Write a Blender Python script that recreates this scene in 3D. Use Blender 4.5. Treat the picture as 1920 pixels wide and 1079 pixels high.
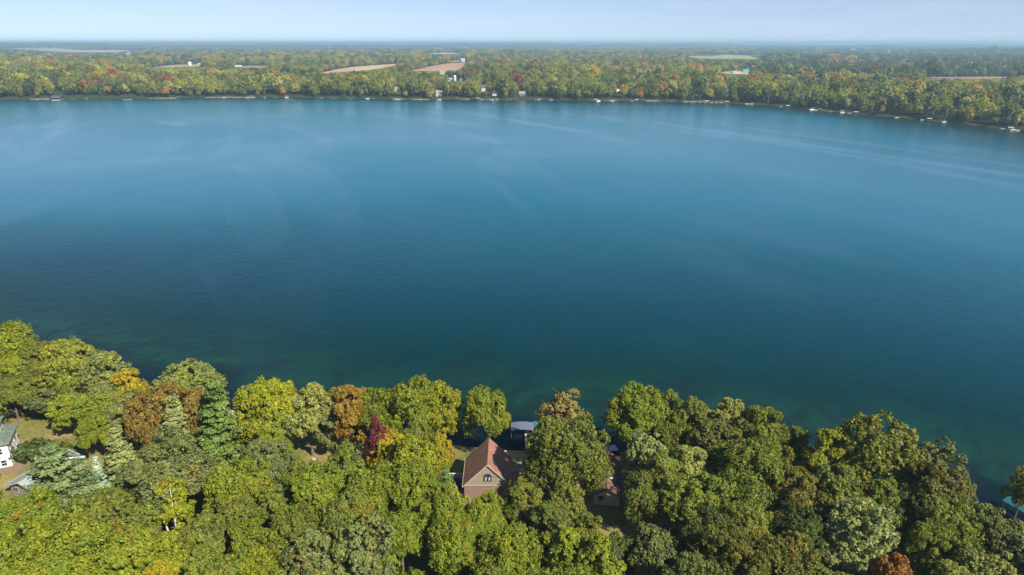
import bpy, math, random
import numpy as np
from mathutils import Vector, Matrix

for o in list(bpy.data.objects): bpy.data.objects.remove(o)
S = bpy.context.scene
COL = S.collection

# ------------------------------------------------------------------ camera, sky, sun, exposure
CAM_H = 88.0; FOC = 1280.0; PITCH = math.radians(19.7)
CP, SP = math.cos(PITCH), math.sin(PITCH)
cam = bpy.data.cameras.new('camera'); cam.sensor_width = 36.0
cam.lens = 36.0 * FOC / 1920.0
cam.clip_start = 0.5; cam.clip_end = 60000
cam_o = bpy.data.objects.new('camera', cam); COL.objects.link(cam_o)
cam_o.location = (0, 0, CAM_H); cam_o.rotation_euler = (math.radians(90) - PITCH, 0, 0)
S.camera = cam_o

SUN_EL = math.radians(43); SUN_AZ = math.radians(138)      # azimuth clockwise from +Y (view direction): right and behind
SUN_DIR = Vector((math.sin(SUN_AZ) * math.cos(SUN_EL), math.cos(SUN_AZ) * math.cos(SUN_EL), math.sin(SUN_EL)))
world = bpy.data.worlds.new('World'); S.world = world; world.use_nodes = True
nt = world.node_tree; bg = nt.nodes['Background']; bg.inputs['Strength'].default_value = 0.10
sky = nt.nodes.new('ShaderNodeTexSky'); sky.sky_type = 'NISHITA'; sky.sun_disc = False
sky.sun_elevation = SUN_EL; sky.sun_rotation = SUN_AZ
sky.altitude = 300; sky.air_density = 1.0; sky.dust_density = 0.3; sky.ozone_density = 1.6
tcw = nt.nodes.new('ShaderNodeTexCoord'); lift_ = nt.nodes.new('ShaderNodeVectorMath'); lift_.operation = 'ADD'; lift_.inputs[1].default_value = (0, 0, .09)
nrm_ = nt.nodes.new('ShaderNodeVectorMath'); nrm_.operation = 'NORMALIZE'
nt.links.new(tcw.outputs['Generated'], lift_.inputs[0]); nt.links.new(lift_.outputs[0], nrm_.inputs[0]); nt.links.new(nrm_.outputs[0], sky.inputs['Vector'])
cm_ = nt.nodes.new('ShaderNodeMapping'); cm_.inputs['Scale'].default_value = (1.2, 1.2, 14); nt.links.new(tcw.outputs['Generated'], cm_.inputs[0])
cn_ = nt.nodes.new('ShaderNodeTexNoise'); cn_.inputs['Scale'].default_value = 3.2; cn_.inputs['Detail'].default_value = 7; cn_.inputs['Roughness'].default_value = .6; nt.links.new(cm_.outputs[0], cn_.inputs['Vector'])
cr_ = nt.nodes.new('ShaderNodeValToRGB'); cr_.color_ramp.elements[0].position = .5; cr_.color_ramp.elements[1].position = .8; cr_.color_ramp.elements[1].color = (.35, .35, .35, 1); nt.links.new(cn_.outputs[0], cr_.inputs[0])
cx_ = nt.nodes.new('ShaderNodeMix'); cx_.data_type = 'RGBA'; cx_.inputs[7].default_value = (5.5, 6.2, 7.0, 1); nt.links.new(cr_.outputs[0], cx_.inputs[0]); nt.links.new(sky.outputs[0], cx_.inputs[6])
ct_ = nt.nodes.new('ShaderNodeMix'); ct_.data_type = 'RGBA'; ct_.blend_type = 'MULTIPLY'; ct_.inputs[0].default_value = 1; ct_.inputs[7].default_value = (.84, .77, .80, 1)
nt.links.new(cx_.outputs[2], ct_.inputs[6]); nt.links.new(ct_.outputs[2], bg.inputs['Color'])
sun = bpy.data.lights.new('sun', 'SUN'); sun.energy = 4.7; sun.angle = math.radians(0.6); sun.color = (1.0, 0.91, 0.77)
sun_o = bpy.data.objects.new('sun', sun); COL.objects.link(sun_o)
sun_o.rotation_euler = SUN_DIR.to_track_quat('Z', 'Y').to_euler(); sun_o.location = (100, -50, 200)
S.view_settings.view_transform = 'Standard'; S.view_settings.look = 'None'
S.view_settings.gamma = 1.0; S.view_settings.exposure = 0.85
S.render.engine = 'CYCLES'
HAZE = 1.3e-4

# ------------------------------------------------------------------ pixel helpers (1920 x 1079 photograph)
def ray(px, py):
    u = (px - 960) / FOC; v = (539.5 - py) / FOC
    return (u, CP + v * SP, -SP + v * CP)
def at(px, py, z):
    d = ray(px, py); t = (z - CAM_H) / d[2]
    return Vector((d[0] * t, d[1] * t, z))
def atY(px, py, Y):
    d = ray(px, py); t = Y / d[1]
    return Vector((d[0] * t, Y, CAM_H + d[2] * t))
def proj(x, y, z):
    dz = z - CAM_H; dep = y * CP - dz * SP; up = y * SP + dz * CP
    return 960 + FOC * x / dep, 539.5 - FOC * up / dep, dep

# ------------------------------------------------------------------ shoreline
LAKE = [(-420,262),(-300,228),(-200,197),(-150,180),(-120,168),(-95,158),(-70,148),(-40,140),(-15,137),(0,136),(22,132.5),(45,129),(65,125),(85,118),(97,111),(112,99),(135,86),(190,58),(300,0),(450,-80),
        (700,-40),(820,120),(760,330),(640,480),(580,600),(538,730),(503,834),(457,940),(392,1056),(306,1126),(210,1140),(121,1147),(0,1158),(-141,1172),(-300,1196),(-440,1214),(-560,1204),(-678,1184),(-840,1160),(-1100,1115),(-1500,1000),(-1900,700),(-1700,400),(-900,330)]
def chaikin(P, n):
    P = np.array(P, float)
    for _ in range(n):
        Q = np.roll(P, -1, 0)
        P = np.stack([P * .75 + Q * .25, P * .25 + Q * .75], 1).reshape(-1, 2)
    return P
LK = chaikin(LAKE, 2)
LKN = np.roll(LK, -1, 0)
def sdist(x, y):
    """signed distance to the shore: positive on land"""
    x = np.atleast_1d(np.asarray(x, float)); y = np.atleast_1d(np.asarray(y, float))
    best = np.full(x.shape, 1e18); inside = np.zeros(x.shape, bool)
    for a, b in zip(LK, LKN):
        ab = b - a; L = ab @ ab
        t = np.clip(((x - a[0]) * ab[0] + (y - a[1]) * ab[1]) / L, 0, 1)
        dx = x - a[0] - t * ab[0]; dy = y - a[1] - t * ab[1]
        best = np.minimum(best, dx * dx + dy * dy)
        c = ((a[1] > y) != (b[1] > y)) & (x < (b[0] - a[0]) * (y - a[1]) / (b[1] - a[1] + 1e-12) + a[0])
        inside ^= c
    d = np.sqrt(best)
    d = np.where(inside, -d, d)
    r = np.hypot(x, y)
    w = np.sin(x * .21 + y * .13) * .5 + np.sin(x * .083 - y * .11 + 1.3) * .8
    w2 = np.sin(x * .043 + 2) * 4 + np.sin(x * .017 + y * .02) * 6
    return d + np.where(r < 400, w * .8, 0) + np.where(r > 400, w2 * np.clip((r - 400) / 300, 0, 1), 0)
def hills(x, y):
    r = np.hypot(x, y); a = np.arctan2(x, y)
    roll = (np.sin(x / 610 + 1) * np.cos(y / 830 + .5) * 5 + np.sin(x / 270 + y / 350) * 2.2) * np.clip((r - 2200) / 3000, 0, 1) + (3.5 + 3.5 * np.sin(x / 190 + 1.2) * np.cos(y / 260) + 2.0 * np.sin(x / 83 + y / 120)) * np.clip((r - 1250) / 350, 0, 1) * np.where(y > 600, 1, 0)
    ridge = (60 + 14 * np.sin(a * 9 + 1) + 10 * np.sin(a * 23 + 2) + 5 * np.sin(a * 57) + 3 * np.sin(a * 131 + .4))
    prof = np.clip((r - 9500) / 6500, 0, 1); prof = prof * prof * (3 - 2 * prof)
    mid = 22 * np.exp(-((r - 6200) / 500) ** 2) * np.clip((a - .45) * 6, 0, 1)
    return roll + ridge * prof + mid
def height(x, y):
    d = sdist(x, y); x = np.atleast_1d(x); y = np.atleast_1d(y)
    land = 1.0 * (1 - np.exp(-np.maximum(d, 0) / 1.2)) + np.minimum(np.maximum(d, 0) * .09, 2.0)
    bed = np.maximum(d * .28, -7)
    return np.where(d > 0, land + hills(x, y), bed), d
def gz(x, y): return float(height(np.array([x]), np.array([y]))[0][0])

# ------------------------------------------------------------------ materials
MATS = {}
def new_mat(name):
    m = bpy.data.materials.new(name); m.use_nodes = True
    return m, m.node_tree, m.node_tree.nodes['Principled BSDF']
def N(nt, t, **kw):
    n = nt.nodes.new(t)
    for k, v in kw.items():
        if hasattr(n, k): setattr(n, k, v)
        else: n.inputs[k].default_value = v
    return n
def ramp(nt, fac, stops, interp='LINEAR'):
    r = nt.nodes.new('ShaderNodeValToRGB'); r.color_ramp.interpolation = interp
    e = r.color_ramp.elements
    while len(e) < len(stops): e.new(0.5)
    for i, (p, c) in enumerate(stops):
        e[i].position = p; e[i].color = (*c, 1) if len(c) == 3 else c
    nt.links.new(fac, r.inputs[0]); return r
def mixc(nt, fac, a, b, blend='MIX'):
    m = nt.nodes.new('ShaderNodeMix'); m.data_type = 'RGBA'; m.blend_type = blend
    for s, v in ((m.inputs[0], fac), (m.inputs[6], a), (m.inputs[7], b)):
        if isinstance(v, (int, float)): s.default_value = v
        elif isinstance(v, tuple): s.default_value = (*v, 1) if len(v) == 3 else v
        else: nt.links.new(v, s)
    return m.outputs[2]
def math_n(nt, op, a, b=None, c=None, clamp=False):
    m = nt.nodes.new('ShaderNodeMath'); m.operation = op; m.use_clamp = clamp
    for i, v in enumerate((a, b, c)):
        if v is None: continue
        if isinstance(v, (int, float)): m.inputs[i].default_value = v
        else: nt.links.new(v, m.inputs[i])
    return m.outputs[0]

def surf(name, col, rough=.7, var=.25, scale=2.0, bump=0.0, metal=0, kind=None, spec=.3):
    """weathered plain surface; kind 'siding' adds horizontal lap lines, 'shingle' roof courses, 'plank' boards"""
    key = (name,)
    if key in MATS: return MATS[key]
    m, nt, b = new_mat(name)
    tc = N(nt, 'ShaderNodeTexCoord')
    n1 = N(nt, 'ShaderNodeTexNoise'); n1.inputs['Scale'].default_value = scale; n1.inputs['Detail'].default_value = 6
    nt.links.new(tc.outputs['Object'], n1.inputs['Vector'])
    lo = tuple(c * (1 - var) for c in col); hi = tuple(min(1, c * (1 + var)) for c in col)
    c = ramp(nt, n1.outputs[0], [(.3, lo), (.7, hi)]).outputs[0]
    hgt = n1.outputs[0]
    if kind in ('siding', 'shingle', 'plank'):
        sx = N(nt, 'ShaderNodeSeparateXYZ'); nt.links.new(tc.outputs['Object'], sx.inputs[0])
        per = {'siding': .2, 'shingle': .22, 'plank': .16}[kind]
        ax = sx.outputs[{'siding': 2, 'shingle': 2, 'plank': 0}[kind]]
        f = math_n(nt, 'FRACT', math_n(nt, 'DIVIDE', ax, per))
        line = math_n(nt, 'LESS_THAN', f, .14)
        c = mixc(nt, math_n(nt, 'MULTIPLY', line, .35), c, tuple(x * .35 for x in col))
        if kind == 'shingle':
            br = N(nt, 'ShaderNodeTexVoronoi'); br.inputs['Scale'].default_value = 3.5
            nt.links.new(tc.outputs['Object'], br.inputs['Vector'])
            c = mixc(nt, .22, c, br.outputs['Color'], 'SOFT_LIGHT')
        hgt = f
    nt.links.new(c, b.inputs['Base Color'])
    b.inputs['Roughness'].default_value = rough; b.inputs['Metallic'].default_value = metal
    b.inputs['Specular IOR Level'].default_value = spec
    if bump:
        bp = N(nt, 'ShaderNodeBump'); bp.inputs['Strength'].default_value = bump; bp.inputs['Distance'].default_value = .03
        nt.links.new(hgt, bp.inputs['Height']); nt.links.new(bp.outputs[0], b.inputs['Normal'])
    MATS[key] = m; return m

def leaf_mat(name, source, trans=.3, scale=.35):
    m = bpy.data.materials.new(name); m.use_nodes = True; nt = m.node_tree; nt.nodes.clear()
    out = N(nt, 'ShaderNodeOutputMaterial')
    if source == 'object':
        oi = N(nt, 'ShaderNodeObjectInfo'); col, warm = oi.outputs['Color'], oi.outputs['Alpha']
    else:
        oi = N(nt, 'ShaderNodeAttribute', attribute_type='INSTANCER', attribute_name='tint'); col, warm = oi.outputs['Color'], oi.outputs['Alpha']
    at1 = N(nt, 'ShaderNodeAttribute', attribute_type='GEOMETRY', attribute_name='leafvar')      # r: per leaf, g: per clump, b: per lobe
    sp = N(nt, 'ShaderNodeSeparateColor'); nt.links.new(at1.outputs['Color'], sp.inputs[0])
    br = math_n(nt, 'ADD', math_n(nt, 'MULTIPLY', sp.outputs[0], .5), math_n(nt, 'MULTIPLY', sp.outputs[1], .5))
    br = math_n(nt, 'ADD', math_n(nt, 'MULTIPLY', br, 1.1), .55)
    v = N(nt, 'ShaderNodeVectorMath', operation='SCALE'); nt.links.new(col, v.inputs[0]); nt.links.new(br, v.inputs[3])
    c = v.outputs[0]
    # hue drift between branches towards yellow
    yl = mixc(nt, 1.0, c, (1.4, 1.14, .72), 'MULTIPLY')
    c = mixc(nt, math_n(nt, 'MULTIPLY', sp.outputs[2], .75), c, yl)
    # turned leaves: whole clumps go orange yellow
    sel = math_n(nt, 'LESS_THAN', math_n(nt, 'ADD', math_n(nt, 'MULTIPLY', sp.outputs[1], .35), math_n(nt, 'MULTIPLY', sp.outputs[2], .65)), warm)
    wc = mixc(nt, sp.outputs[0], (.28, .135, .014), (.36, .25, .02))
    c = mixc(nt, math_n(nt, 'MULTIPLY', sel, .8), c, wc)
    d = N(nt, 'ShaderNodeBsdfDiffuse'); nt.links.new(c, d.inputs[0])
    t = N(nt, 'ShaderNodeBsdfTranslucent')
    tcol = mixc(nt, 1.0, c, (1.15, 1.15, .45), 'MULTIPLY'); nt.links.new(tcol, t.inputs[0])
    ms = N(nt, 'ShaderNodeMixShader'); ms.inputs[0].default_value = trans
    nt.links.new(d.outputs[0], ms.inputs[1]); nt.links.new(t.outputs[0], ms.inputs[2])
    g = N(nt, 'ShaderNodeBsdfGlossy'); g.inputs['Roughness'].default_value = .5; g.inputs['Color'].default_value = (1, 1, 1, 1)
    ms2 = N(nt, 'ShaderNodeMixShader'); ms2.inputs[0].default_value = .012
    nt.links.new(ms.outputs[0], ms2.inputs[1]); nt.links.new(g.outputs[0], ms2.inputs[2])
    nt.links.new(ms2.outputs[0], out.inputs[0]); return m
LEAF = leaf_mat('leaves', 'object'); LEAF_I = leaf_mat('forest_leaves', 'inst')
BARK = surf('bark', (.16, .12, .09), .9, .35, 3, .4)
BIRCHBARK = surf('birch_bark', (.62, .58, .5), .7, .25, 4)
GREYBARK = surf('dead_bark', (.33, .29, .25), .9, .25, 3)

# ------------------------------------------------------------------ tagging and mesh helpers
def tag(o, label=None, cat=None, group=None, kind=None):
    if label: o['label'] = label
    if cat: o['category'] = cat
    if group: o['group'] = group
    if kind: o['kind'] = kind
    return o
def empty(name, loc, rz=0.0):
    o = bpy.data.objects.new(name, None); COL.objects.link(o); o.location = loc; o.rotation_euler = (0, 0, rz)
    o.empty_display_size = .5; return o
class MB:
    def __init__(s): s.v = []; s.f = []
    def box(s, c, size, rz=0, rx=0, ry=0, taper=1.0):
        hx, hy, hz = size[0] / 2, size[1] / 2, size[2] / 2
        R = Matrix.Rotation(rz, 3, 'Z') @ Matrix.Rotation(ry, 3, 'Y') @ Matrix.Rotation(rx, 3, 'X')
        n = len(s.v)
        for k in (-1, 1):
            tp = taper if k > 0 else 1
            for i, j in ((-1, -1), (1, -1), (1, 1), (-1, 1)):
                s.v.append(tuple(Vector(c) + R @ Vector((i * hx * tp, j * hy * tp, k * hz))))
        s.f += [(n, n+3, n+2, n+1), (n+4, n+5, n+6, n+7), (n, n+1, n+5, n+4), (n+1, n+2, n+6, n+5), (n+2, n+3, n+7, n+6), (n+3, n, n+4, n+7)]
        return s
    def tube(s, p0, p1, r0, r1=None, n=7, cap=True):
        r1 = r0 if r1 is None else r1
        p0, p1 = Vector(p0), Vector(p1); d = (p1 - p0).normalized()
        a = d.orthogonal().normalized(); b = d.cross(a); k = len(s.v)
        for p, r in ((p0, r0), (p1, r1)):
            for i in range(n):
                t = 2 * math.pi * i / n; s.v.append(tuple(p + (a * math.cos(t) + b * math.sin(t)) * r))
        for i in range(n): j = (i + 1) % n; s.f.append((k + i, k + j, k + n + j, k + n + i))
        if cap: s.f.append(tuple(k + i for i in reversed(range(n)))); s.f.append(tuple(k + n + i for i in range(n)))
        return s
    def poly(s, pts):
        n = len(s.v); s.v += [tuple(p) for p in pts]; s.f.append(tuple(range(n, n + len(pts)))); return s
    def prism(s, pts, d):
        """polygon pts extruded by vector d"""
        n = len(s.v); m = len(pts); d = Vector(d)
        s.v += [tuple(p) for p in pts] + [tuple(Vector(p) + d) for p in pts]
        s.f.append(tuple(range(n, n + m))); s.f.append(tuple(reversed(range(n + m, n + 2 * m))))
        for i in range(m): j = (i + 1) % m; s.f.append((n + j, n + i, n + m + i, n + m + j))
        return s
    def loft(s, rings, close=True):
        n0 = len(s.v); m = len(rings[0])
        for r in rings: s.v += [tuple(p) for p in r]
        for i in range(len(rings) - 1):
            for j in range(m): k = (j + 1) % m; s.f.append((n0 + i*m + j, n0 + i*m + k, n0 + (i+1)*m + k, n0 + (i+1)*m + j))
        s.f.append(tuple(n0 + j for j in reversed(range(m)))); s.f.append(tuple(n0 + (len(rings)-1)*m + j for j in range(m)))
        return s
    def build(s, name, mat, parent=None, smooth=False, recalc=True):
        me = bpy.data.meshes.new(name); me.from_pydata(s.v, [], s.f)
        if recalc:
            import bmesh
            bm = bmesh.new(); bm.from_mesh(me); bmesh.ops.recalc_face_normals(bm, faces=bm.faces); bm.to_mesh(me); bm.free()
        if smooth: me.shade_smooth()
        me.materials.append(mat)
        o = bpy.data.objects.new(name, me); COL.objects.link(o)
        if parent is not None: o.parent = parent
        return o

# ------------------------------------------------------------------ ground and water sheets (polar grid about the viewpoint)
ang = np.concatenate([np.radians(np.arange(-180, -52, 4.)), np.radians(np.arange(-52, 52, .33)), np.radians(np.arange(52, 180, 4.))])
rad = np.concatenate([[0.5], 4 * np.power(22000 / 4., np.linspace(0, 1, 640))])
A, Rr = np.meshgrid(ang, rad); GX = (np.sin(A) * Rr); GY = (np.cos(A) * Rr)
HG, DG = height(GX.ravel(), GY.ravel())
na, nr = len(ang), len(rad)
ii, jj = np.meshgrid(np.arange(nr - 1), np.arange(na), indexing='ij')
q = np.stack([ii * na + jj, ii * na + (jj + 1) % na, (ii + 1) * na + (jj + 1) % na, (ii + 1) * na + jj], -1).reshape(-1, 4)
def grid_mesh(name, co, quads, mat, attrs={}):
    me = bpy.data.meshes.new(name)
    me.vertices.add(len(co)); me.vertices.foreach_set('co', co.astype(np.float32).ravel())
    me.loops.add(quads.size); me.loops.foreach_set('vertex_index', quads.astype(np.int32).ravel())
    me.polygons.add(len(quads)); me.polygons.foreach_set('loop_start', (np.arange(len(quads)) * quads.shape[1]).astype(np.int32))
    me.update(calc_edges=True)
    for k, v in attrs.items():
        a = me.attributes.new(k, 'FLOAT', 'POINT'); a.data.foreach_set('value', v.astype(np.float32))
    me.materials.append(mat); me.validate()
    o = bpy.data.objects.new(name, me); COL.objects.link(o); return o
# ground material
gm, nt, b = new_mat('ground'); tc = N(nt, 'ShaderNodeTexCoord')
def noise(nt, vec, scale, detail=4, rough=.5, dist=0):
    n = N(nt, 'ShaderNodeTexNoise'); n.inputs['Scale'].default_value = scale; n.inputs['Detail'].default_value = detail
    n.inputs['Roughness'].default_value = rough; n.inputs['Distortion'].default_value = dist; nt.links.new(vec, n.inputs['Vector']); return n.outputs[0]
P = tc.outputs['Object']
g1 = ramp(nt, noise(nt, P, .12, 6, .6), [(.32, (.10, .12, .03)), (.48, (.20, .20, .06)), (.66, (.32, .25, .10))]).outputs[0]
g2 = ramp(nt, noise(nt, P, 2.2, 5, .7), [(.3, (.45, .45, .45)), (.7, (1.15, 1.15, 1.15))]).outputs[0]
g = mixc(nt, 1.0, g1, g2, 'MULTIPLY')
sep = N(nt, 'ShaderNodeVectorMath', operation='LENGTH'); nt.links.new(P, sep.inputs[0])
far = math_n(nt, 'MULTIPLY_ADD', sep.outputs['Value'], 1 / 400., -300 / 400., clamp=True)
farc = ramp(nt, noise(nt, P, .0011, 5, .55), [(.40, (.035, .05, .018)), (.52, (.05, .07, .022)), (.60, (.17, .15, .07)), (.70, (.30, .24, .13))], 'LINEAR').outputs[0]
dn = math_n(nt, 'MULTIPLY_ADD', sep.outputs['Value'], 1 / 2500., -1900 / 2500., clamp=True)
farc = mixc(nt, dn, (.035, .045, .015), farc)
g = mixc(nt, far, g, farc)
nt.links.new(g, b.inputs['Base Color']); b.inputs['Roughness'].default_value = .95; b.inputs['Specular IOR Level'].default_value = .1
co = np.stack([GX.ravel(), GY.ravel(), HG], -1)
ground = grid_mesh('ground', co, q, gm); tag(ground, kind='structure')
ground.data.shade_smooth()

# water
wm, nt, b = new_mat('lake_water'); tc = N(nt, 'ShaderNodeTexCoord'); P = tc.outputs['Object']
sh = N(nt, 'ShaderNodeAttribute', attribute_name='shore').outputs['Fac']
shn = math_n(nt, 'ADD', sh, math_n(nt, 'MULTIPLY', math_n(nt, 'SUBTRACT', noise(nt, P, .045, 4, .6, .6), .5), 34))
depth_reflect_c = ramp(nt, math_n(nt, 'DIVIDE', shn, 600.0), [(0.0, (.0005, .005, .013)), (.0175, (.001, .012, .017)), (.038, (.006, .036, .025)), (.075, (.000, .024, .027)), (.165, (.0, .036, .060)), (.45, (.003, .098, .158)), (.75, (.010, .118, .185)), (1.0, (.018, .132, .198))]).outputs[0]  # shallows' own tint; dark rim paints tree reflection, pale far stops sky reflection
weed = ramp(nt, noise(nt, P, .075, 6, .65, 1.2), [(.44, (0, 0, 0)), (.56, (1, 1, 1))]).outputs[0]
wf = math_n(nt, 'MULTIPLY', weed, ramp(nt, math_n(nt, 'DIVIDE', sh, 100.0), [(.02, (0, 0, 0)), (.08, (.75, .75, .75)), (.30, (.5, .5, .5)), (.55, (0, 0, 0))]).outputs[0])
depth_reflect_c = mixc(nt, wf, depth_reflect_c, (.004, .012, .016))
nt.links.new(depth_reflect_c, b.inputs['Base Color'])
b.inputs['IOR'].default_value = 1.33; b.inputs['Specular IOR Level'].default_value = .38; b.inputs['Specular Tint'].default_value = (.05, .72, 1.0, 1)
# wind: ruffled water with long calm slicks; negative bands imitate dark cloud shade
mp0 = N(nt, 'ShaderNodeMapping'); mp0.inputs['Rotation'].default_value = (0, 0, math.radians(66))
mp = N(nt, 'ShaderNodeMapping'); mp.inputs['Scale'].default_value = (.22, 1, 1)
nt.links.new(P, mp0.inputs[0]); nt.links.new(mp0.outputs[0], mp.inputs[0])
slick_shade = ramp(nt, noise(nt, mp.outputs[0], .016, 5, .55, .8), [(.56, (0, 0, 0)), (.72, (.35, .35, .35))]).outputs[0]
band = N(nt, 'ShaderNodeAttribute', attribute_name='slick_shade').outputs['Fac']
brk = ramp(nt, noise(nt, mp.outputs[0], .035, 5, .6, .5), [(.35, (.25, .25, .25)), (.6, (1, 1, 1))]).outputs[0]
slick_shade = math_n(nt, 'ADD', slick_shade, math_n(nt, 'MULTIPLY', band, brk))
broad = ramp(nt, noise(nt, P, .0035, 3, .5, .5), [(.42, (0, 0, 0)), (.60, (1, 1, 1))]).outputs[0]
rgh = math_n(nt, 'SUBTRACT', math_n(nt, 'MULTIPLY_ADD', broad, .05, .16), math_n(nt, 'MULTIPLY', slick_shade, .11))
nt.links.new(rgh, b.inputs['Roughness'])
spl = math_n(nt, 'MAXIMUM', math_n(nt, 'MULTIPLY_ADD', slick_shade, .60, math_n(nt, 'MULTIPLY_ADD', broad, -.09, .15)), 0.0); nt.links.new(spl, b.inputs['Specular IOR Level'])
w1 = noise(nt, mp.outputs[0], 1.3, 3, .6); w2 = noise(nt, P, .28, 3, .5)
wv = math_n(nt, 'ADD', math_n(nt, 'MULTIPLY', w1, .5), w2)
bp = N(nt, 'ShaderNodeBump'); bp.inputs['Distance'].default_value = .35
nt.links.new(math_n(nt, 'SUBTRACT', .40, math_n(nt, 'MULTIPLY', slick_shade, .34)), bp.inputs['Strength'])
nt.links.new(wv, bp.inputs['Height']); nt.links.new(bp.outputs[0], b.inputs['Normal'])
keep = (DG[q].min(1) < 3)
qw = q[keep]; used = np.unique(qw); remap = -np.ones(len(co), int); remap[used] = np.arange(len(used))
cw = co[used].copy(); cw[:, 2] = 0
def sst(v): v = np.clip(v, 0, 1); return v * v * (3 - 2 * v)
slk_shade = np.zeros(len(cw))
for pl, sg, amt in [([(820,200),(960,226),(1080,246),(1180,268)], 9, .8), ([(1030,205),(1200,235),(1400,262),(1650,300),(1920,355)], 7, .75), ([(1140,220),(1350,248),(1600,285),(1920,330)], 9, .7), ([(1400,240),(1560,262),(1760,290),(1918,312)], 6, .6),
                    ([(860,250),(900,258),(945,270)], 5, .6), ([(300,228),(345,235)], 7, .5), ([(440,312),(465,322)], 4, .5), ([(0,440),(100,402),(250,358),(430,328)], 13, -.10), ([(230,475),(520,425),(820,372)], 40, -.08), ([(0,330),(150,312),(330,300)], 18, .25), ([(560,200),(700,215),(900,235)], 12, .3)]:  # negative amounts weaken the reflection where cloud shade is imitated
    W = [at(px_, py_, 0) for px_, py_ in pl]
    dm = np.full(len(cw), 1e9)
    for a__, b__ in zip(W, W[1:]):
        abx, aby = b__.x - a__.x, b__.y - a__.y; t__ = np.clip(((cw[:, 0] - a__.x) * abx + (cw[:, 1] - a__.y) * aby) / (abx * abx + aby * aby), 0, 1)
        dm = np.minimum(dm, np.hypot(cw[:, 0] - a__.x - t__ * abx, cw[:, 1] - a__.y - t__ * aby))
    slk_shade += amt * np.exp(-(dm / sg) ** 2)
water = grid_mesh('lake_water', cw, remap[qw], wm, {'slick_shade': np.clip(slk_shade * 1.0, -1, 1), 'shore': np.maximum(-DG[used], 0) * (1 + 1.6 * sst((cw[:, 1] - 400) / 650)) * (1 + .9 * sst((-cw[:, 0] - 20) / 300) * sst((cw[:, 1] - 200) / 200))}); tag(water, kind='structure')  # shore distance stretched far out and left, so painted sky reflection lightens there

# ------------------------------------------------------------------ foliage meshes
def leaves_mesh(name, centers, normals, sizes, cl, lb, rng, mats, trunk=None, aspect=1.3, flat=0.0):
    """one mesh: a small bent leaf-spray quad per centre, plus optional trunk geometry (MB) as second material"""
    n = len(centers); nrm = normals / np.maximum(np.linalg.norm(normals, axis=1, keepdims=True), 1e-6)
    r = rng.normal(size=(n, 3)); a = np.cross(nrm, r); a /= np.linalg.norm(a, axis=1, keepdims=True); b_ = np.cross(nrm, a)
    s = sizes[:, None]
    j = lambda: 1 + rng.uniform(-.3, .3, (n, 1))
    v = np.stack([centers + a * s * .5 * aspect * j(), centers + b_ * s * .5 * j() + nrm * s * .12, centers - a * s * .5 * aspect * j(), centers - b_ * s * .5 * j() + nrm * s * .12], 1).reshape(-1, 3)
    f = np.arange(4 * n).reshape(-1, 4)
    col = np.stack([rng.uniform(0, 1, n), cl, lb, np.ones(n)], 1)
    nv = len(v); tv = np.zeros((0, 3)); 
    verts = v; loops = f.ravel(); starts = np.arange(n) * 4; mi = np.zeros(n, int); cols = np.repeat(col, 4, 0)
    if trunk is not None:
        tv = np.array(trunk.v); verts = np.concatenate([v, tv])
        lp = []; st = []; k = 4 * n
        for fc in trunk.f: st.append(k); lp += [x + nv for x in fc]; k += len(fc)
        loops = np.concatenate([loops, lp]); starts = np.concatenate([starts, st]); mi = np.concatenate([mi, np.ones(len(st), int)])
        cols = np.concatenate([cols, np.tile([[.5, .5, .5, 1]], (len(tv), 1))])
    me = bpy.data.meshes.new(name)
    me.vertices.add(len(verts)); me.vertices.foreach_set('co', verts.astype(np.float32).ravel())
    me.loops.add(len(loops)); me.loops.foreach_set('vertex_index', loops.astype(np.int32))
    me.polygons.add(len(starts)); me.polygons.foreach_set('loop_start', starts.astype(np.int32))
    for m in mats: me.materials.append(m)
    me.polygons.foreach_set('material_index', mi.astype(np.int32))
    me.update(calc_edges=True)
    at_ = me.color_attributes.new('leafvar', 'FLOAT_COLOR', 'POINT'); at_.data.foreach_set('color', cols.astype(np.float32).ravel())
    return me
def unit(v): return v / np.maximum(np.linalg.norm(v, axis=-1, keepdims=True), 1e-9)
def sphere_pts(n, rng, jit=.3):
    i = np.arange(n) + .5; ph = np.arccos(1 - 2 * i / n); th = math.pi * (1 + 5 ** .5) * i + rng.uniform(0, 6)
    p = np.stack([np.cos(th) * np.sin(ph), np.sin(th) * np.sin(ph), np.cos(ph)], 1)
    return unit(p + rng.normal(size=p.shape) * jit * .5)
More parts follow.
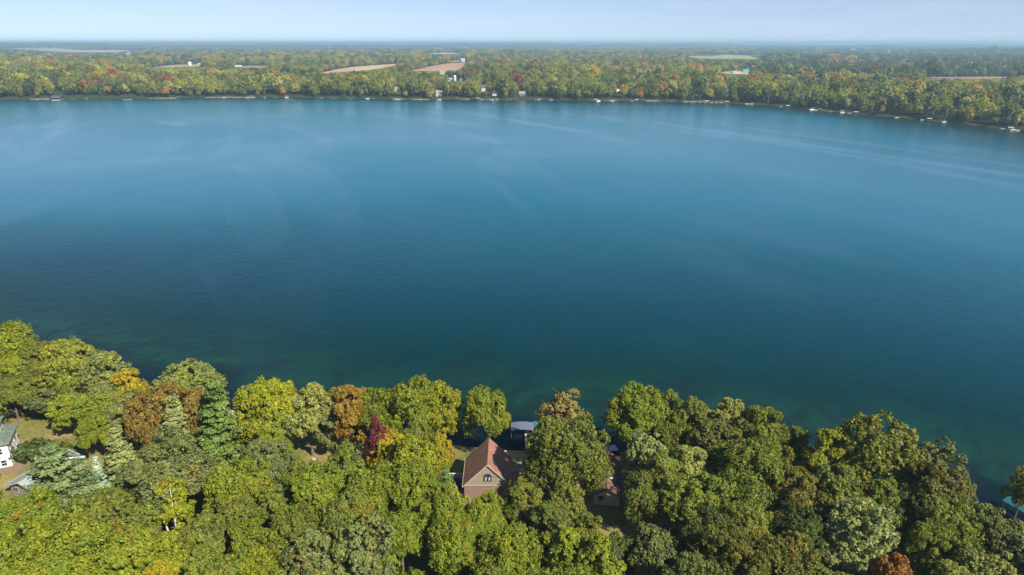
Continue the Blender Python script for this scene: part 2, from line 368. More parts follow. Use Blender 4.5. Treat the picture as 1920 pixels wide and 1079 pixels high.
def crown_broad(name, seed, R=6.5, H=18., zc=.60, hz=.37, nl=34, lr=(.20, .34), nclump=18, crad=(.5, 1.0), nleaf=38, leaf=.265, zmin=-.55, sparse=0, mats=None, trunk=None, irregular=.12):
    rng = np.random.default_rng(seed)
    D = sphere_pts(nl * 2, rng, .55); D = D[D[:, 2] > zmin]; D = D[rng.uniform(0, 1, len(D)) > .10]
    ax = np.array([R, R, hz * H]); cen = np.array([0, 0, zc * H])
    ecc = 1 + irregular * np.sin(np.arctan2(D[:, 1], D[:, 0])[:, None] * 2 + rng.uniform(0, 6)) + rng.uniform(-irregular, irregular, (len(D), 1))
    C, Nn, Sz, CL, LB = [], [], [], [], []
    for k, d in enumerate(D):
        lrr = R * (lr[0] * .75 + (lr[1] * 1.2 - lr[0] * .75) * rng.uniform() ** 1.3); lc = cen + d * ax * ecc[k] * (1 - lrr / R * rng.uniform(.55, 1.25))
        lobev = rng.uniform(); cd = sphere_pts(nclump * 2, rng, .5)
        outw = unit(d * np.array([1, 1, 1.2]) + np.array([0, 0, .35]))
        cd = cd[(cd @ outw) > -.25]
        for c_ in cd:
            if rng.uniform() < sparse + .10: continue
            cr = rng.uniform(*crad) * lrr / 2.0
            cc = lc + c_ * lrr * rng.uniform(.72, 1.05) * np.array([1, 1, .85])
            m = int(nleaf * rng.uniform(.7, 1.3))
            q_ = unit(rng.normal(size=(m, 3)) + (c_ * .9 + outw * .35)); 
            C.append(cc + q_ * cr * rng.uniform(.4, 1.3, (m, 1))); Nn.append(unit(q_ * .9 + outw * .25) + rng.normal(size=(m, 3)) * .5)
            Sz.append(leaf * rng.uniform(.65, 1.35, m)); CL.append(np.full(m, rng.uniform())); LB.append(np.full(m, lobev))
    C = [c_ * np.array([.88, .88, 1]) for c_ in C]
    # inner leaves so that the crown is not hollow
    m = int(len(D) * nclump * nleaf * .07)
    q_ = unit(rng.normal(size=(m, 3))); q_[:, 2] = np.abs(q_[:, 2]) * 1.0 - .15
    C.append(cen + q_ * ax * rng.uniform(.35, .66, (m, 1))); Nn.append(q_ + rng.normal(size=(m, 3)) * .5); Sz.append(leaf * 1.8 * rng.uniform(.8, 1.3, m)); CL.append(rng.uniform(0, 1, m)); LB.append(rng.uniform(0, 1, m))
    return leaves_mesh(name, np.concatenate(C), np.concatenate(Nn), np.concatenate(Sz), np.concatenate(CL), np.concatenate(LB), rng, mats or [LEAF], trunk)
def crown_conifer(name, seed, R=3.2, H=18., base=.12, nw=22, nb=9, droop=.25, plate=.55, leaf=.34, power=.85, npl=7, nlf=12, up=.0):
    rng = np.random.default_rng(seed); C, Nn, Sz, CL, LB = [], [], [], [], []
    for w in range(nw):
        t = (w + rng.uniform(-.2, .2)) / (nw - 1); t = min(max(t, 0), 1)
        z = H * (base + (1 - base) * t); L = max(R * (1 - t) ** power, .12) * rng.uniform(.85, 1.12); off = rng.uniform(0, 6.28)
        for k in range(max(3, int(nb * (1 - t * .5)))):
            a = off + 6.283 * k / nb * rng.uniform(.92, 1.08); Lb = L * rng.uniform(.72, 1.12); lv = rng.uniform()
            for p in range(npl):
                u = (p + .6) / npl
                if u * Lb > Lb: continue
                pos = np.array([math.cos(a) * u * Lb, math.sin(a) * u * Lb, z - droop * u * Lb + up * (u ** 2) * Lb])
                m = nlf; sp = plate * (.5 + .5 * Lb / R) * (1.15 - u * .6)
                q_ = rng.normal(size=(m, 3)) * np.array([sp, sp, sp * .28])
                C.append(pos + q_); out = np.array([math.cos(a) * .45, math.sin(a) * .45, .9])
                Nn.append(out + rng.normal(size=(m, 3)) * .45); Sz.append(leaf * rng.uniform(.6, 1.3, m)); CL.append(np.full(m, rng.uniform())); LB.append(np.full(m, lv * .6))
    return leaves_mesh(name, np.concatenate(C), np.concatenate(Nn), np.concatenate(Sz), np.concatenate(CL), np.concatenate(LB), rng, [LEAF], None, 1.7)
def trunk_mb(seed, H, r, top=.62, limbs=6, spread=3.6, lean=.04, n=7, twigs=False):
    rng = random.Random(seed); m = MB(); p = Vector((0, 0, -.6)); segs = 5; pts = [p]
    for i in range(segs):
        p = p + Vector((rng.uniform(-1, 1) * lean * H / segs, rng.uniform(-1, 1) * lean * H / segs, (top * H + .6) / segs)); pts.append(p)
    for i in range(segs): m.tube(pts[i], pts[i + 1], r * (1.25 if i == 0 else 1 - i * .13), r * (1 - (i + 1) * .13), n, cap=(i in (0, segs - 1)))
    for k in range(limbs):
        i = rng.choice([2, 3, 4]); b0 = pts[i].lerp(pts[i + 1], rng.random()); a = 6.283 * k / limbs + rng.uniform(-.4, .4)
        mid = b0 + Vector((math.cos(a), math.sin(a), .9)) * spread * .5; end = b0 + Vector((math.cos(a) * spread, math.sin(a) * spread, spread * rng.uniform(.9, 1.5)))
        m.tube(b0, mid, r * .42, r * .27, 6, False); m.tube(mid, end, r * .27, r * .09, 5, False)
        if twigs:
            for _ in range(6):
                s0 = mid.lerp(end, rng.random()); m.tube(s0, s0 + Vector((rng.uniform(-1, 1), rng.uniform(-1, 1), rng.uniform(.1, 1.2))) * spread * .4, r * .1, r * .03, 4, False)
    return m
def me_of(mb, name, mat):
    o = mb.build(name, mat); me = o.data; bpy.data.objects.remove(o); return me

KIND = {}     # kind -> list of (crown mesh, trunk mesh), reference R and H
TR = [me_of(trunk_mb(s, 18, .34, .64, 9, 3.5, .05, 7, True), 'trunk', BARK) for s in (1, 2, 3)]
KIND['oak'] = (6.5, 18., [(crown_broad('crown', 10 + i, nl=[30, 36, 24, 42, 28, 33][i], irregular=[.15, .2, .26, .12, .22, .17][i]), TR[i % 3]) for i in range(6)])
KIND['maple'] = (5.5, 18., [(crown_broad('crown', 30 + i, R=5.5, hz=.40, zc=.58, nl=30, nclump=16, leaf=.275, crad=(.5, .85), lr=(.19, .32), irregular=.18, zmin=-.7), TR[i % 3]) for i in range(5)])
KIND['fine'] = (6.0, 17., [(crown_broad('crown', 40 + i, R=6.0, H=17, hz=.39, zc=.57, nl=56, nclump=12, nleaf=22, leaf=.30, crad=(.6, .95), lr=(.15, .24), irregular=.07), TR[i]) for i in range(2)])
KIND['silver'] = (5.5, 18., [(crown_broad('crown', 50 + i, R=5.5, hz=.42, zc=.56, nl=44, nclump=14, nleaf=20, leaf=.30, crad=(.45, .8), lr=(.15, .26), irregular=.22, sparse=.12), TR[i]) for i in range(2)])
KIND['willow'] = (3.6, 14., [(crown_broad('crown', 60, R=3.6, H=14, hz=.42, zc=.55, nl=34, nclump=10, nleaf=22, leaf=.27, lr=(.2, .32), crad=(.6, 1.), irregular=.2), TR[0])])
KIND['pine'] = (5.2, 19., [(crown_conifer('crown', 70 + i, R=5.2, H=19, base=.15, nw=15, nb=8, droop=.02, up=.12, plate=.85, leaf=.36, power=.55, npl=7, nlf=20), me_of(trunk_mb(71 + i, 19, .3, .95, 4, 2.5, .01), 'trunk', BARK)) for i in range(2)])
KIND['spruce'] = (3.4, 17., [(crown_conifer('crown', 80 + i, R=3.4, H=17, base=.06, nw=24, nb=11, droop=.30, plate=.42, leaf=.30, power=.72, npl=6, nlf=13), me_of(trunk_mb(81 + i, 17, .25, .93, 0, 1, .005), 'trunk', BARK)) for i in range(2)])
tb = MB()
for k, (x, y) in enumerate([(0, 0), (1.1, .3), (-.8, .8)]):
    tb.tube((x * .3, y * .3, -.5), (x * 1.2, y * 1.2, 7), .16, .12, 6); tb.tube((x * 1.2, y * 1.2, 7), (x * 1.8, y * 1.6, 14.5), .12, .04, 6)
    for z in (6, 8, 10, 12): tb.tube((x * 1.5, y * 1.4, z), (x * 1.5 + 1.4 * math.cos(z + k), y * 1.4 + 1.4 * math.sin(z + k), z + 1.6), .05, .02, 4)
KIND['birch'] = (3.0, 15., [(crown_broad('crown', 90, R=3.0, H=15, hz=.40, zc=.60, nl=30, nclump=12, nleaf=18, leaf=.24, sparse=.15, lr=(.2, .34), crad=(.6, 1.1), irregular=.25), me_of(tb, 'trunk', BIRCHBARK))])
KIND['shrub'] = (2.0, 2.4, [(crown_broad('crown', 95 + i, R=2.0, H=2.4, hz=.42, zc=.45, nl=12, nclump=8, nleaf=16, leaf=.22, lr=(.3, .45), crad=(.6, 1.0), zmin=-.3), me_of(trunk_mb(5, 2.4, .07, .5, 4, .7, .02, 5), 'trunk', BARK)) for i in range(2)])
KIND['bare'] = (4.0, 11., [(crown_broad('crown', 99, R=4.0, H=11, hz=.35, zc=.65, nl=14, nclump=6, nleaf=8, leaf=.22, sparse=.5, irregular=.25), me_of(trunk_mb(9, 11, .2, .6, 9, 3.0, .05, 6, True), 'trunk', GREYBARK))])
SPECIES = {'oak': ('oak_tree', 'oak tree'), 'maple': ('maple_tree', 'maple tree'), 'fine': ('broadleaf_tree', 'dense rounded tree'), 'silver': ('poplar_tree', 'silvery poplar'), 'willow': ('small_tree', 'slender small tree'),
           'pine': ('pine_tree', 'long needled pine'), 'spruce': ('spruce_tree', 'conical spruce'), 'birch': ('birch_tree', 'white stemmed birch'), 'shrub': ('shrub', 'low rounded shrub'), 'bare': ('bare_tree', 'nearly bare tree')}
# linear albedos
C_ = dict(yg=(.105, .142, .014), ygl=(.140, .170, .026), byg=(.130, .160, .012), pale=(.135, .160, .045), g=(.085, .115, .018), dg=(.050, .075, .018), gg=(.090, .115, .040), og=(.090, .112, .020), ogd=(.072, .080, .017),
         yel=(.190, .172, .013), bry=(.330, .265, .014), ob=(.118, .092, .022), br=(.250, .110, .025), or_=(.150, .078, .018), mar=(.090, .022, .028), sil=(.140, .178, .070), pn=(.075, .118, .028), pnb=(.105, .150, .068), sp=(.165, .190, .075), bs=(.230, .310, .270), tan=(.160, .142, .050))
C = {k: tuple(min(.7, c * 1.5) for c in v) for k, v in C_.items()}
CW = dict(yg='yellow green', ygl='light yellow green', byg='bright yellow green', pale='pale olive green', g='mid green', dg='dark green', gg='grey green', og='olive green', ogd='dark olive green', yel='golden yellow', bry='bright yellow', ob='orange brown', br='rusty brown', or_='rust orange', mar='dark maroon', sil='pale silvery green', pn='fresh green', pnb='pale blue green', sp='light grey green', bs='silver blue', tan='tan tipped')

TREES = []    # dict entries; objects are made after labels are known
def place_tree(px, py, wpx, kind, col, warm=0.0, H=None, label=None, force=False):
    R0, H0, _ = KIND[kind]
    con = kind in ('pine', 'spruce', 'bare', 'birch')
    yy = py + (0 if con else 7)
    best = None
    want = H or {'pine': 21, 'spruce': 16, 'willow': 12, 'birch': 15, 'shrub': 2.2, 'bare': 11}.get(kind)
    hs = [want] if want else list(np.arange(8, 25.1, 1.0))
    ps = [at(px, yy, 2.9 + h * (1.0 if con else .97)) for h in hs]; ds = sdist([p.x for p in ps], [p.y for p in ps])
    for h, p, d in zip(hs, ps, ds):
        dep = proj(*p)[2]; R = wpx / 2 * dep / FOC
        ideal = want or (2.0 * R + 5.0)
        ideal = max(10, min(22, ideal))
        pen = abs(h - ideal) + (60 - 10 * d if d < 2.0 else 0)
        if best is None or pen < best[0]: best = (pen, p, R, h, d)
    _, p, R, h, d = best
    TREES.append(dict(x=p.x, y=p.y, R=R, H=h, kind=kind, col=col, warm=warm, label=label, px=px, py=py, d=d)); return TREES[-1]

T = place_tree
# water's edge, left to right
T(5, 600, 110, 'oak', 'yg', H=17); T(62, 640, 100, 'oak', 'og', H=13); T(122, 632, 110, 'oak', 'ygl', .02); T(182, 652, 100, 'maple', 'pale'); T(232, 684, 80, 'maple', 'yel'); T(345, 680, 150, 'fine', 'pale', H=14)
T(495, 710, 130, 'oak', 'byg'); T(572, 716, 110, 'maple', 'pale', .05); T(617, 735, 80, 'maple', 'gg'); T(655, 712, 100, 'maple', 'ob', .55); T(712, 722, 95, 'oak', 'yg', .05); T(765, 705, 110, 'oak', 'yg', .12); T(828, 714, 85, 'maple', 'byg', .12)
T(912, 727, 98, 'oak', 'yg', .12, H=15); T(1058, 737, 118, 'silver', 'tan', .2); T(1065, 780, 150, 'oak', 'og', .03, H=22, label='tall round oak standing in front of the tan tipped tree right of the brown house')
T(1146, 755, 66, 'bare', 'dg', .0, H=11, label='thin dark half bare tree leaning over the water beside the lakefront oaks'); T(1196, 722, 112, 'oak', 'yg', .08); T(1262, 733, 84, 'maple', 'g'); T(1310, 748, 86, 'maple', 'og'); T(1362, 742, 90, 'maple', 'pale', .3); T(1438, 752, 112, 'maple', 'g'); T(1500, 800, 60, 'maple', 'g')
T(1565, 806, 120, 'maple', 'byg'); T(1655, 777, 165, 'fine', 'og'); T(1758, 828, 110, 'silver', 'gg'); T(1812, 888, 50, 'maple', 'gg', H=12); T(1930, 876, 56, 'silver', 'og', .12, H=10, label='small olive tree at the right edge beside the teal boat canopy')
# behind, left block
T(-45, 620, 120, 'oak', 'g', H=15); T(10, 692, 90, 'oak', 'dg', H=9); T(25, 655, 80, 'maple', 'byg', H=12); T(70, 690, 90, 'oak', 'og', H=10); T(108, 706, 110, 'maple', 'gg', H=9.5); T(150, 688, 100, 'oak', 'pale', H=11); T(205, 705, 96, 'oak', 'pale', .05, H=12); T(132, 736, 84, 'maple', 'byg', .04, H=10); T(180, 770, 80, 'oak', 'yg', .0, H=11); T(232, 735, 80, 'maple', 'gg'); T(222, 768, 46, 'maple', 'dg')
T(262, 728, 84, 'fine', 'ob', H=18); T(308, 714, 96, 'fine', 'ob', H=19); T(362, 722, 92, 'fine', 'ob', .1, H=19)
T(322, 745, 96, 'spruce', 'sp', H=19, label='tall light grey green spruce in front of the orange brown trees'); T(398, 722, 105, 'pine', 'pn', H=22, label='tall fresh green pine left of the gap with the white boat'); T(214, 795, 84, 'spruce', 'sp', H=16, label='light grey green spruce beside the dry lawn')
T(277, 812, 28, 'spruce', 'bs', H=9, label='small silver blue spruce between the two taller spruces'); T(177, 858, 40, 'spruce', 'bs', H=11, label='silver blue spruce right of the big blue green pine')
T(92, 842, 150, 'pine', 'pnb', H=17, label='broad pale blue green pine over the grey roofed house'); T(150, 875, 90, 'pine', 'pnb', H=14); T(60, 825, 70, 'shrub', 'dg', H=3.5, label='dark green shrub between the white house and the dry lawn'); T(100, 825, 50, 'shrub', 'g', H=3); T(140, 850, 36, 'shrub', 'yg', H=2.2)
T(310, 828, 185, 'oak', 'gg', .06, H=17); T(248, 858, 70, 'pine', 'sp', H=15); T(390, 830, 60, 'pine', 'pn', H=13); T(262, 905, 70, 'maple', 'dg'); T(310, 900, 80, 'birch', 'byg', .12, H=15, label='yellow birch with several white stems'); T(492, 815, 110, 'maple', 'gg'); T(455, 790, 40, 'shrub', 'yel', H=5)
T(440, 862, 120, 'oak', 'yg', .04); T(45, 925, 120, 'oak', 'yg', .18); T(170, 925, 150, 'fine', 'og', .03); T(120, 965, 160, 'oak', 'yg', .12); T(210, 985, 160, 'oak', 'yg', .15); T(30, 985, 130, 'fine', 'yg'); T(305, 1002, 90, 'maple', 'byg'); T(375, 965, 90, 'maple', 'og'); T(430, 925, 90, 'maple', 'og', .03); T(505, 900, 80, 'maple', 'g'); T(250, 945, 90, 'maple', 'og'); T(80, 1045, 140, 'oak', 'yg'); T(470, 1030, 84, 'maple', 'byg'); T(300, 1060, 100, 'maple', 'yel', .1); T(545, 955, 110, 'oak', 'g', .03)
# centre
T(706, 784, 46, 'maple', 'mar', H=15, label='small dark maroon tree among the lakefront trees'); T(645, 840, 96, 'maple', 'g'); T(728, 800, 84, 'maple', 'yel', .05, H=13); T(780, 788, 74, 'maple', 'og'); T(770, 815, 110, 'fine', 'byg', .06); T(826, 808, 46, 'maple', 'yel', .08, H=13); T(835, 875, 44, 'pine', 'pn', H=10)
T(590, 870, 110, 'oak', 'yg', .02); T(700, 868, 110, 'oak', 'yg', .02); T(775, 870, 110, 'oak', 'yg', .05); T(655, 925, 120, 'oak', 'og', .10); T(590, 1000, 110, 'maple', 'gg', .1); T(680, 975, 130, 'silver', 'gg', .08); T(850, 916, 76, 'maple', 'ygl', .08, H=13); T(922, 912, 56, 'maple', 'yg', .02, H=12); T(985, 905, 100, 'maple', 'og', .02, H=13); T(820, 920, 100, 'oak', 'yg', .12); T(750, 960, 110, 'oak', 'yg', .08); T(850, 965, 120, 'oak', 'yg', .14); T(1035, 955, 110, 'maple', 'og', H=14); T(955, 985, 120, 'oak', 'yg', .08); T(1065, 990, 110, 'maple', 'yg'); T(1125, 1022, 120, 'maple', 'yg'); T(1092, 985, 80, 'maple', 'og', H=13); T(1060, 905, 90, 'maple', 'og', H=12)
# right
T(1216, 808, 86, 'silver', 'sil', H=14); T(1216, 880, 90, 'oak', 'og', .03); T(1245, 845, 90, 'maple', 'og'); T(1225, 985, 110, 'fine', 'gg'); T(1300, 828, 100, 'maple', 'pale', .04); T(1290, 895, 110, 'maple', 'g'); T(1345, 880, 96, 'maple', 'g', .06); T(1415, 826, 140, 'oak', 'g', .06); T(1470, 830, 70, 'maple', 'og', .3); T(1505, 880, 110, 'maple', 'ogd', .25); T(1575, 868, 120, 'fine', 'og'); T(1330, 950, 110, 'oak', 'dg'); T(1625, 940, 140, 'silver', 'sil'); T(1590, 1010, 90, 'silver', 'sil'); T(1682, 1036, 98, 'fine', 'or_', .0, H=16); T(1400, 982, 160, 'oak', 'ogd', .14); T(1480, 1000, 120, 'maple', 'ogd', .10); T(1500, 950, 110, 'oak', 'dg', .05)
T(1760, 868, 140, 'fine', 'ogd'); T(1700, 910, 80, 'maple', 'dg', H=14); T(1790, 935, 120, 'oak', 'g'); T(1760, 985, 110, 'oak', 'g', .03); T(1850, 940, 90, 'silver', 'gg'); T(1880, 970, 100, 'silver', 'gg', .05); T(1860, 1030, 130, 'silver', 'pale'); T(1800, 1050, 110, 'maple', 'pale'); T(1940, 1000, 120, 'silver', 'gg'); T(1720, 960, 70, 'bare', 'dg', H=11)
T(1912, 975, 76, 'maple', 'gg', H=9); T(1660, 900, 96, 'maple', 'g', H=15); T(1140, 1000, 80, 'maple', 'dg', H=12); T(1108, 962, 60, 'maple', 'og', H=11); T(552, 862, 56, 'maple', 'g', H=11)
NLIST = len(TREES)

# areas of the photo kept open (buildings, lawn, gaps): polygons in photo pixels
OPEN_NEAR = [[(845, 822), (1010, 822), (1000, 925), (842, 925)], [(0, 780), (110, 775), (195, 858), (150, 885), (60, 850), (0, 935)], [(1118, 850), (1175, 850), (1158, 965), (1108, 972)], [(930, 770), (1005, 770), (1005, 830), (930, 830)],
             [(412, 760), (445, 760), (440, 800), (415, 800)], [(1880, 915), (1925, 915), (1925, 970), (1880, 970)], [(628, 795), (680, 795), (680, 838), (628, 838)], [(578, 848), (602, 848), (602, 868), (578, 868)]]
def yrange(poly, x):
    ys = []
    for (x0, y0), (x1, y1) in zip(poly, poly[1:] + poly[:1]):
        if (x0 <= x) != (x1 <= x): ys.append(y0 + (y1 - y0) * (x - x0) / (x1 - x0))
    return (min(ys), max(ys)) if len(ys) > 1 else None
def blocks(x, y, R, H, polys):
    cx, cy, dep = proj(x, y, 3 + H * .6); w = R * FOC / dep
    top = proj(x, y, 3 + H)[1] - 4; bot = proj(x, y, 3 + H * .25)[1]
    for pl in polys:
        for f in (-.8, -.4, 0, .4, .8):
            yr = yrange(pl, cx + f * w)
            if yr and top + abs(f) * 10 < yr[1] and bot > yr[0]: return True
    return False
SKL = [(-200,560),(0,600),(130,632),(230,684),(270,700),(350,680),(410,720),(432,785),(450,735),(500,710),(640,720),(700,705),(830,712),(868,760),(920,727),(975,745),(1000,800),(1058,737),(1115,790),(1130,800),(1150,760),(1200,722),(1300,745),(1440,752),(1500,790),(1540,800),(1600,780),(1650,777),(1760,828),(1800,870),(1830,915),(1880,965),(1920,990),(2100,1040)]
SKX = [p_[0] for p_ in SKL]; SKY = [p_[1] for p_ in SKL]
rng = random.Random(77)
cand = []
for _ in range(12000):
    y = rng.uniform(38, 172); cand.append((rng.uniform(-1, 1) * (y * .84 + 22), y, rng.uniform(4.3, 6.6)))
cd_ = sdist([c[0] for c in cand], [c[1] for c in cand])
for (x, y, R), d in zip(cand, cd_):
    if d < 3.5: continue
    cx, cy, dep = proj(x, y, 14)
    if cy > 1330: continue
    if any((t['x'] - x) ** 2 + (t['y'] - y) ** 2 < (.70 * (t['R'] + R)) ** 2 for t in TREES if t['kind'] != 'shrub'): continue
    H = max(11, min(18, 2 * R + 4.5)) * rng.uniform(.85, 1.0)
    wp = R * FOC / dep; tp_ = proj(x, y, 3 + H)[1] - 4
    if any(tp_ + ex < np.interp(cx + f_ * wp, SKX, SKY) for f_, ex in ((-.8, 14), (0, 0), (.8, 14))): continue
    if d < 20 and cx < 300: H *= .8
    if blocks(x, y, R, H, OPEN_NEAR):
        continue
    r = rng.random()
    if cx < 620: col = 'yg' if r < .5 else 'og' if r < .75 else 'ygl' if r < .88 else 'g'
    elif cx < 1160: col = 'yg' if r < .55 else 'og' if r < .8 else 'g'
    else: col = 'og' if r < .35 else 'g' if r < .7 else 'dg' if r < .85 else 'ogd'
    TREES.append(dict(x=x, y=y, R=R, H=H, kind=rng.choice(['oak', 'oak', 'maple', 'maple', 'fine']), col=col, warm=rng.choice([0, .03, .06, .10]), label=None, px=cx, py=cy, d=d))

# labels: colour, kind and place in a row counted from the left
def ordinal(n): return {1: 'first', 2: 'second', 3: 'third'}.get(n, '%d%s' % (n, 'th' if 10 <= n % 100 <= 20 else {1: 'st', 2: 'nd', 3: 'rd'}.get(n % 10, 'th')))
def rowname(t):
    if t['d'] < 13: return "by the near water"
    p = proj(t['x'], t['y'], 3 + t['H'] * .8)[1]
    if t['x'] < -28 and p < 840: return 'behind the dry lawn'
    if p < 860: return 'behind the lakefront trees'
    if p < 930: return 'in the middle wood'
    if p < 1010: return 'low in the wood'
    return 'along the bottom edge'
rows = {}
for t in TREES:
    t['row'] = rowname(t); t['ppx'] = proj(t['x'], t['y'], 3 + t['H'] * .7)[0]
    if not t['label']: rows.setdefault((t['row'], t['col'], t['kind']), []).append(t)
for (rw, cl, kd), L in rows.items():
    L.sort(key=lambda t: t['ppx'])
    for i, t in enumerate(L):
        base = '%s %s %s' % (CW[cl], SPECIES[kd][1], rw)
        t['label'] = base if len(L) == 1 else '%s %s from the left' % (ordinal(i + 1), base)
rng = random.Random(5)
ZT = height(np.array([t['x'] for t in TREES]), np.array([t['y'] for t in TREES]))[0]
for t, z in zip(TREES, ZT):
    R0, H0, var = KIND[t['kind']]
    k = rng.randrange(len(var)); z = float(z)
    e = empty(SPECIES[t['kind']][0], (t['x'], t['y'], z), rng.uniform(0, 6.28))
    e.scale = (t['R'] / R0, t['R'] / R0 * rng.uniform(.94, 1.06), (t['H'] + 2.9 - z) / H0)
    tag(e, t['label'], 'shrub' if t['kind'] == 'shrub' else 'tree', 'shrubs by the lawn' if t['kind'] == 'shrub' else 'trees of the near shore')
    c = bpy.data.objects.new('crown', var[k][0]); COL.objects.link(c); c.parent = e
    b_ = C[t['col']]; f = rng.uniform(.88, 1.14)
    c.color = (b_[0] * f * rng.uniform(.94, 1.06), b_[1] * f, b_[2] * f, t['warm'])
    tr = bpy.data.objects.new('trunk', var[k][1]); COL.objects.link(tr); tr.parent = e

# ------------------------------------------------------------------ buildings
CREAM = surf('cream_trim', (.40, .34, .27), .6, .08)
WHITE = surf('white_paint', (.80, .79, .76), .55, .06)
GLASS = surf('window_glass', (.03, .04, .05), .08, .2, 1, spec=.6)
DARK = surf('dark_metal', (.03, .035, .045), .4, .2)
def gable_house(name, label, cat, loc, w, d, wh, rh, rz, wall, roof, over=.35, wins=(), trim=None, group=None, thick=.18):
    """w across the gable front (local x), d deep (local y), ridge along local y; wins: (face, u, z, ww, hh)"""
    e = empty(name, loc, rz); tag(e, label, cat, group)
    m = MB(); pts = [(-w/2, 0, 0), (w/2, 0, 0), (w/2, 0, wh), (0, 0, wh + rh), (-w/2, 0, wh)]
    m.prism([Vector(p) for p in pts], (0, d, 0)); m.build('wall', wall, e)
    m = MB(); s = rh / (w / 2); ow = w/2 + over; dz = -over * s + .02
    prof = [(-ow, -over, wh + dz), (0, -over, wh + rh + .02), (ow, -over, wh + dz), (ow, -over, wh + dz + thick), (0, -over, wh + rh + .02 + thick), (-ow, -over, wh + dz + thick)]
    # two slabs
    for sg in (-1, 1):
        p = [(sg * ow, -over, wh + dz), (0, -over, wh + rh + .02), (0, -over, wh + rh + .02 + thick), (sg * ow, -over, wh + dz + thick)]
        m.prism([Vector(q_) for q_ in p], (0, d + 2 * over, 0))
    m.build('roof', roof, e)
    if trim:
        m = MB()
        for sg in (-1, 1):
            p = [(sg * (ow + .03), -over - .06, wh + dz - .08), (0, -over - .06, wh + rh - .06), (0, -over - .06, wh + rh + .08 + thick), (sg * (ow + .03), -over - .06, wh + dz + thick + .04)]
            m.prism([Vector(q_) for q_ in p], (0, .055, 0))
            if sg < 0 or name != 'gabled_house': m.box((sg * (ow + .04), d / 2, wh + dz + thick / 2), (.08, d + 2 * over, thick + .1))
        m.build('roof_trim', trim, e)
    for (face, u, z, ww, hh) in wins:
        if face == 'f': c, ax = Vector((u, -.03, z)), 'x'
        elif face == 'r': c, ax = Vector((w/2 + .03, u, z)), 'y'
        else: c, ax = Vector((-w/2 - .03, u, z)), 'y'
        sx = lambda a, b: (a, .08, b) if ax == 'x' else (.08, a, b)
        fr = MB(); t_ = .12
        def off(a, b): return c + (Vector((a, 0, b)) if ax == 'x' else Vector((0, a, b)))
        fr.box(off(0, hh/2 + t_/2), sx(ww + 2*t_, t_)); fr.box(off(0, -hh/2 - t_/2), sx(ww + 2*t_, t_)); fr.box(off(ww/2 + t_/2, 0), sx(t_, hh)); fr.box(off(-ww/2 - t_/2, 0), sx(t_, hh))
        fr.box(off(0, 0), sx(ww, .05) if hh > ww else sx(.05, hh))
        f_ = fr.build('window', trim or WHITE, e)
        g_ = MB(); q_ = off(0, 0); g_.box(q_, (ww - .005, .03, hh - .005) if ax == 'x' else (.03, ww - .005, hh - .005)); g_.build('pane', GLASS, f_)
    return e

# brown gabled house by the lake
XL, XR, YF, YB, ZG, ZE, ZA = -9.25, -.15, 111.3, 120.2, 3.0, 7.6, 12.2
TANS = surf('tan_siding', (.30, .25, .185), .75, .08, .6, .3, kind='siding'); PINK = surf('brick_pink_siding', (.25, .168, .13), .8, .1, .6, .3, kind='siding')
RBROWN = surf('brown_shingles', (.26, .138, .092), .9, .2, 1.2, .3, kind='shingle')
W = XR - XL
hs = gable_house('gabled_house', 'brown roofed house with a tan gable and arched window by the near shore', 'house', ((XL + XR) / 2, YF, ZG), W, YB - YF, ZE - ZG, ZA - ZE, 0, PINK, RBROWN, .32, wins=[('l', 3, 1.9, 1.2, 1.2), ('r', 3, 1.9, 1.2, 1.2)], trim=CREAM)
m = MB(); m.prism([Vector((-W/2 + .02, -.05, 4.6)), Vector((W/2 - .02, -.05, 4.6)), Vector((0, -.05, 4.6 + W/2 - .02))], (0, .048, 0)); m.build('gable_siding', TANS, hs)
m = MB(); m.box((0, -.09, 4.55), (W + .1, .08, .14)); m.build('belt_board', CREAM, hs)
m = MB(); m.box((1.6, -.07, 6.55), (3.6, .05, .07)); m.build('ledge', surf('dark_trim', (.12, .09, .07)), hs)
dgreen = surf('dark_green_frame', (.05, .055, .04), .5, .1)
m = MB(); wz = 5.55; m.box((0, -.09, wz + .03), (1.5, .09, .1)); m.box((-.72, -.09, wz + .55), (.1, .09, .95)); m.box((.72, -.09, wz + .55), (.1, .09, .95)); m.box((0, -.09, wz + 1.0), (1.34, .09, .07)); m.box((0, -.09, wz + .52), (.07, .085, .88)); m.box((0, -.09, wz + .6), (1.34, .08, .05))
for k in range(10):
    a0, a1 = math.pi * k / 10, math.pi * (k + 1) / 10
    m.prism([Vector((math.cos(a) * r_ * .77, -.13, wz + 1.04 + math.sin(a) * r_ * .62)) for a, r_ in ((a0, 1), (a1, 1), (a1, .86), (a0, .86))], (0, .08, 0))
aw = m.build('arched_window', dgreen, hs)
m = MB(); m.prism([Vector((-.67, -.085, wz + .08)), Vector((.67, -.085, wz + .08)), Vector((.67, -.085, wz + 1.0))] + [Vector((math.cos(math.pi * k / 8) * .67, -.085, wz + 1.03 + math.sin(math.pi * k / 8) * .54)) for k in range(9)] + [Vector((-.67, -.085, wz + 1.0))], (0, .03, 0)); m.build('pane', GLASS, aw)
m = MB()
for sx_, sz_ in ((-.36, .3), (.33, .3), (-.3, .75), (.38, .72)): m.box((sx_, -.10, wz + sz_), (.28, .02, .2))
m.build('curtain', WHITE, aw)
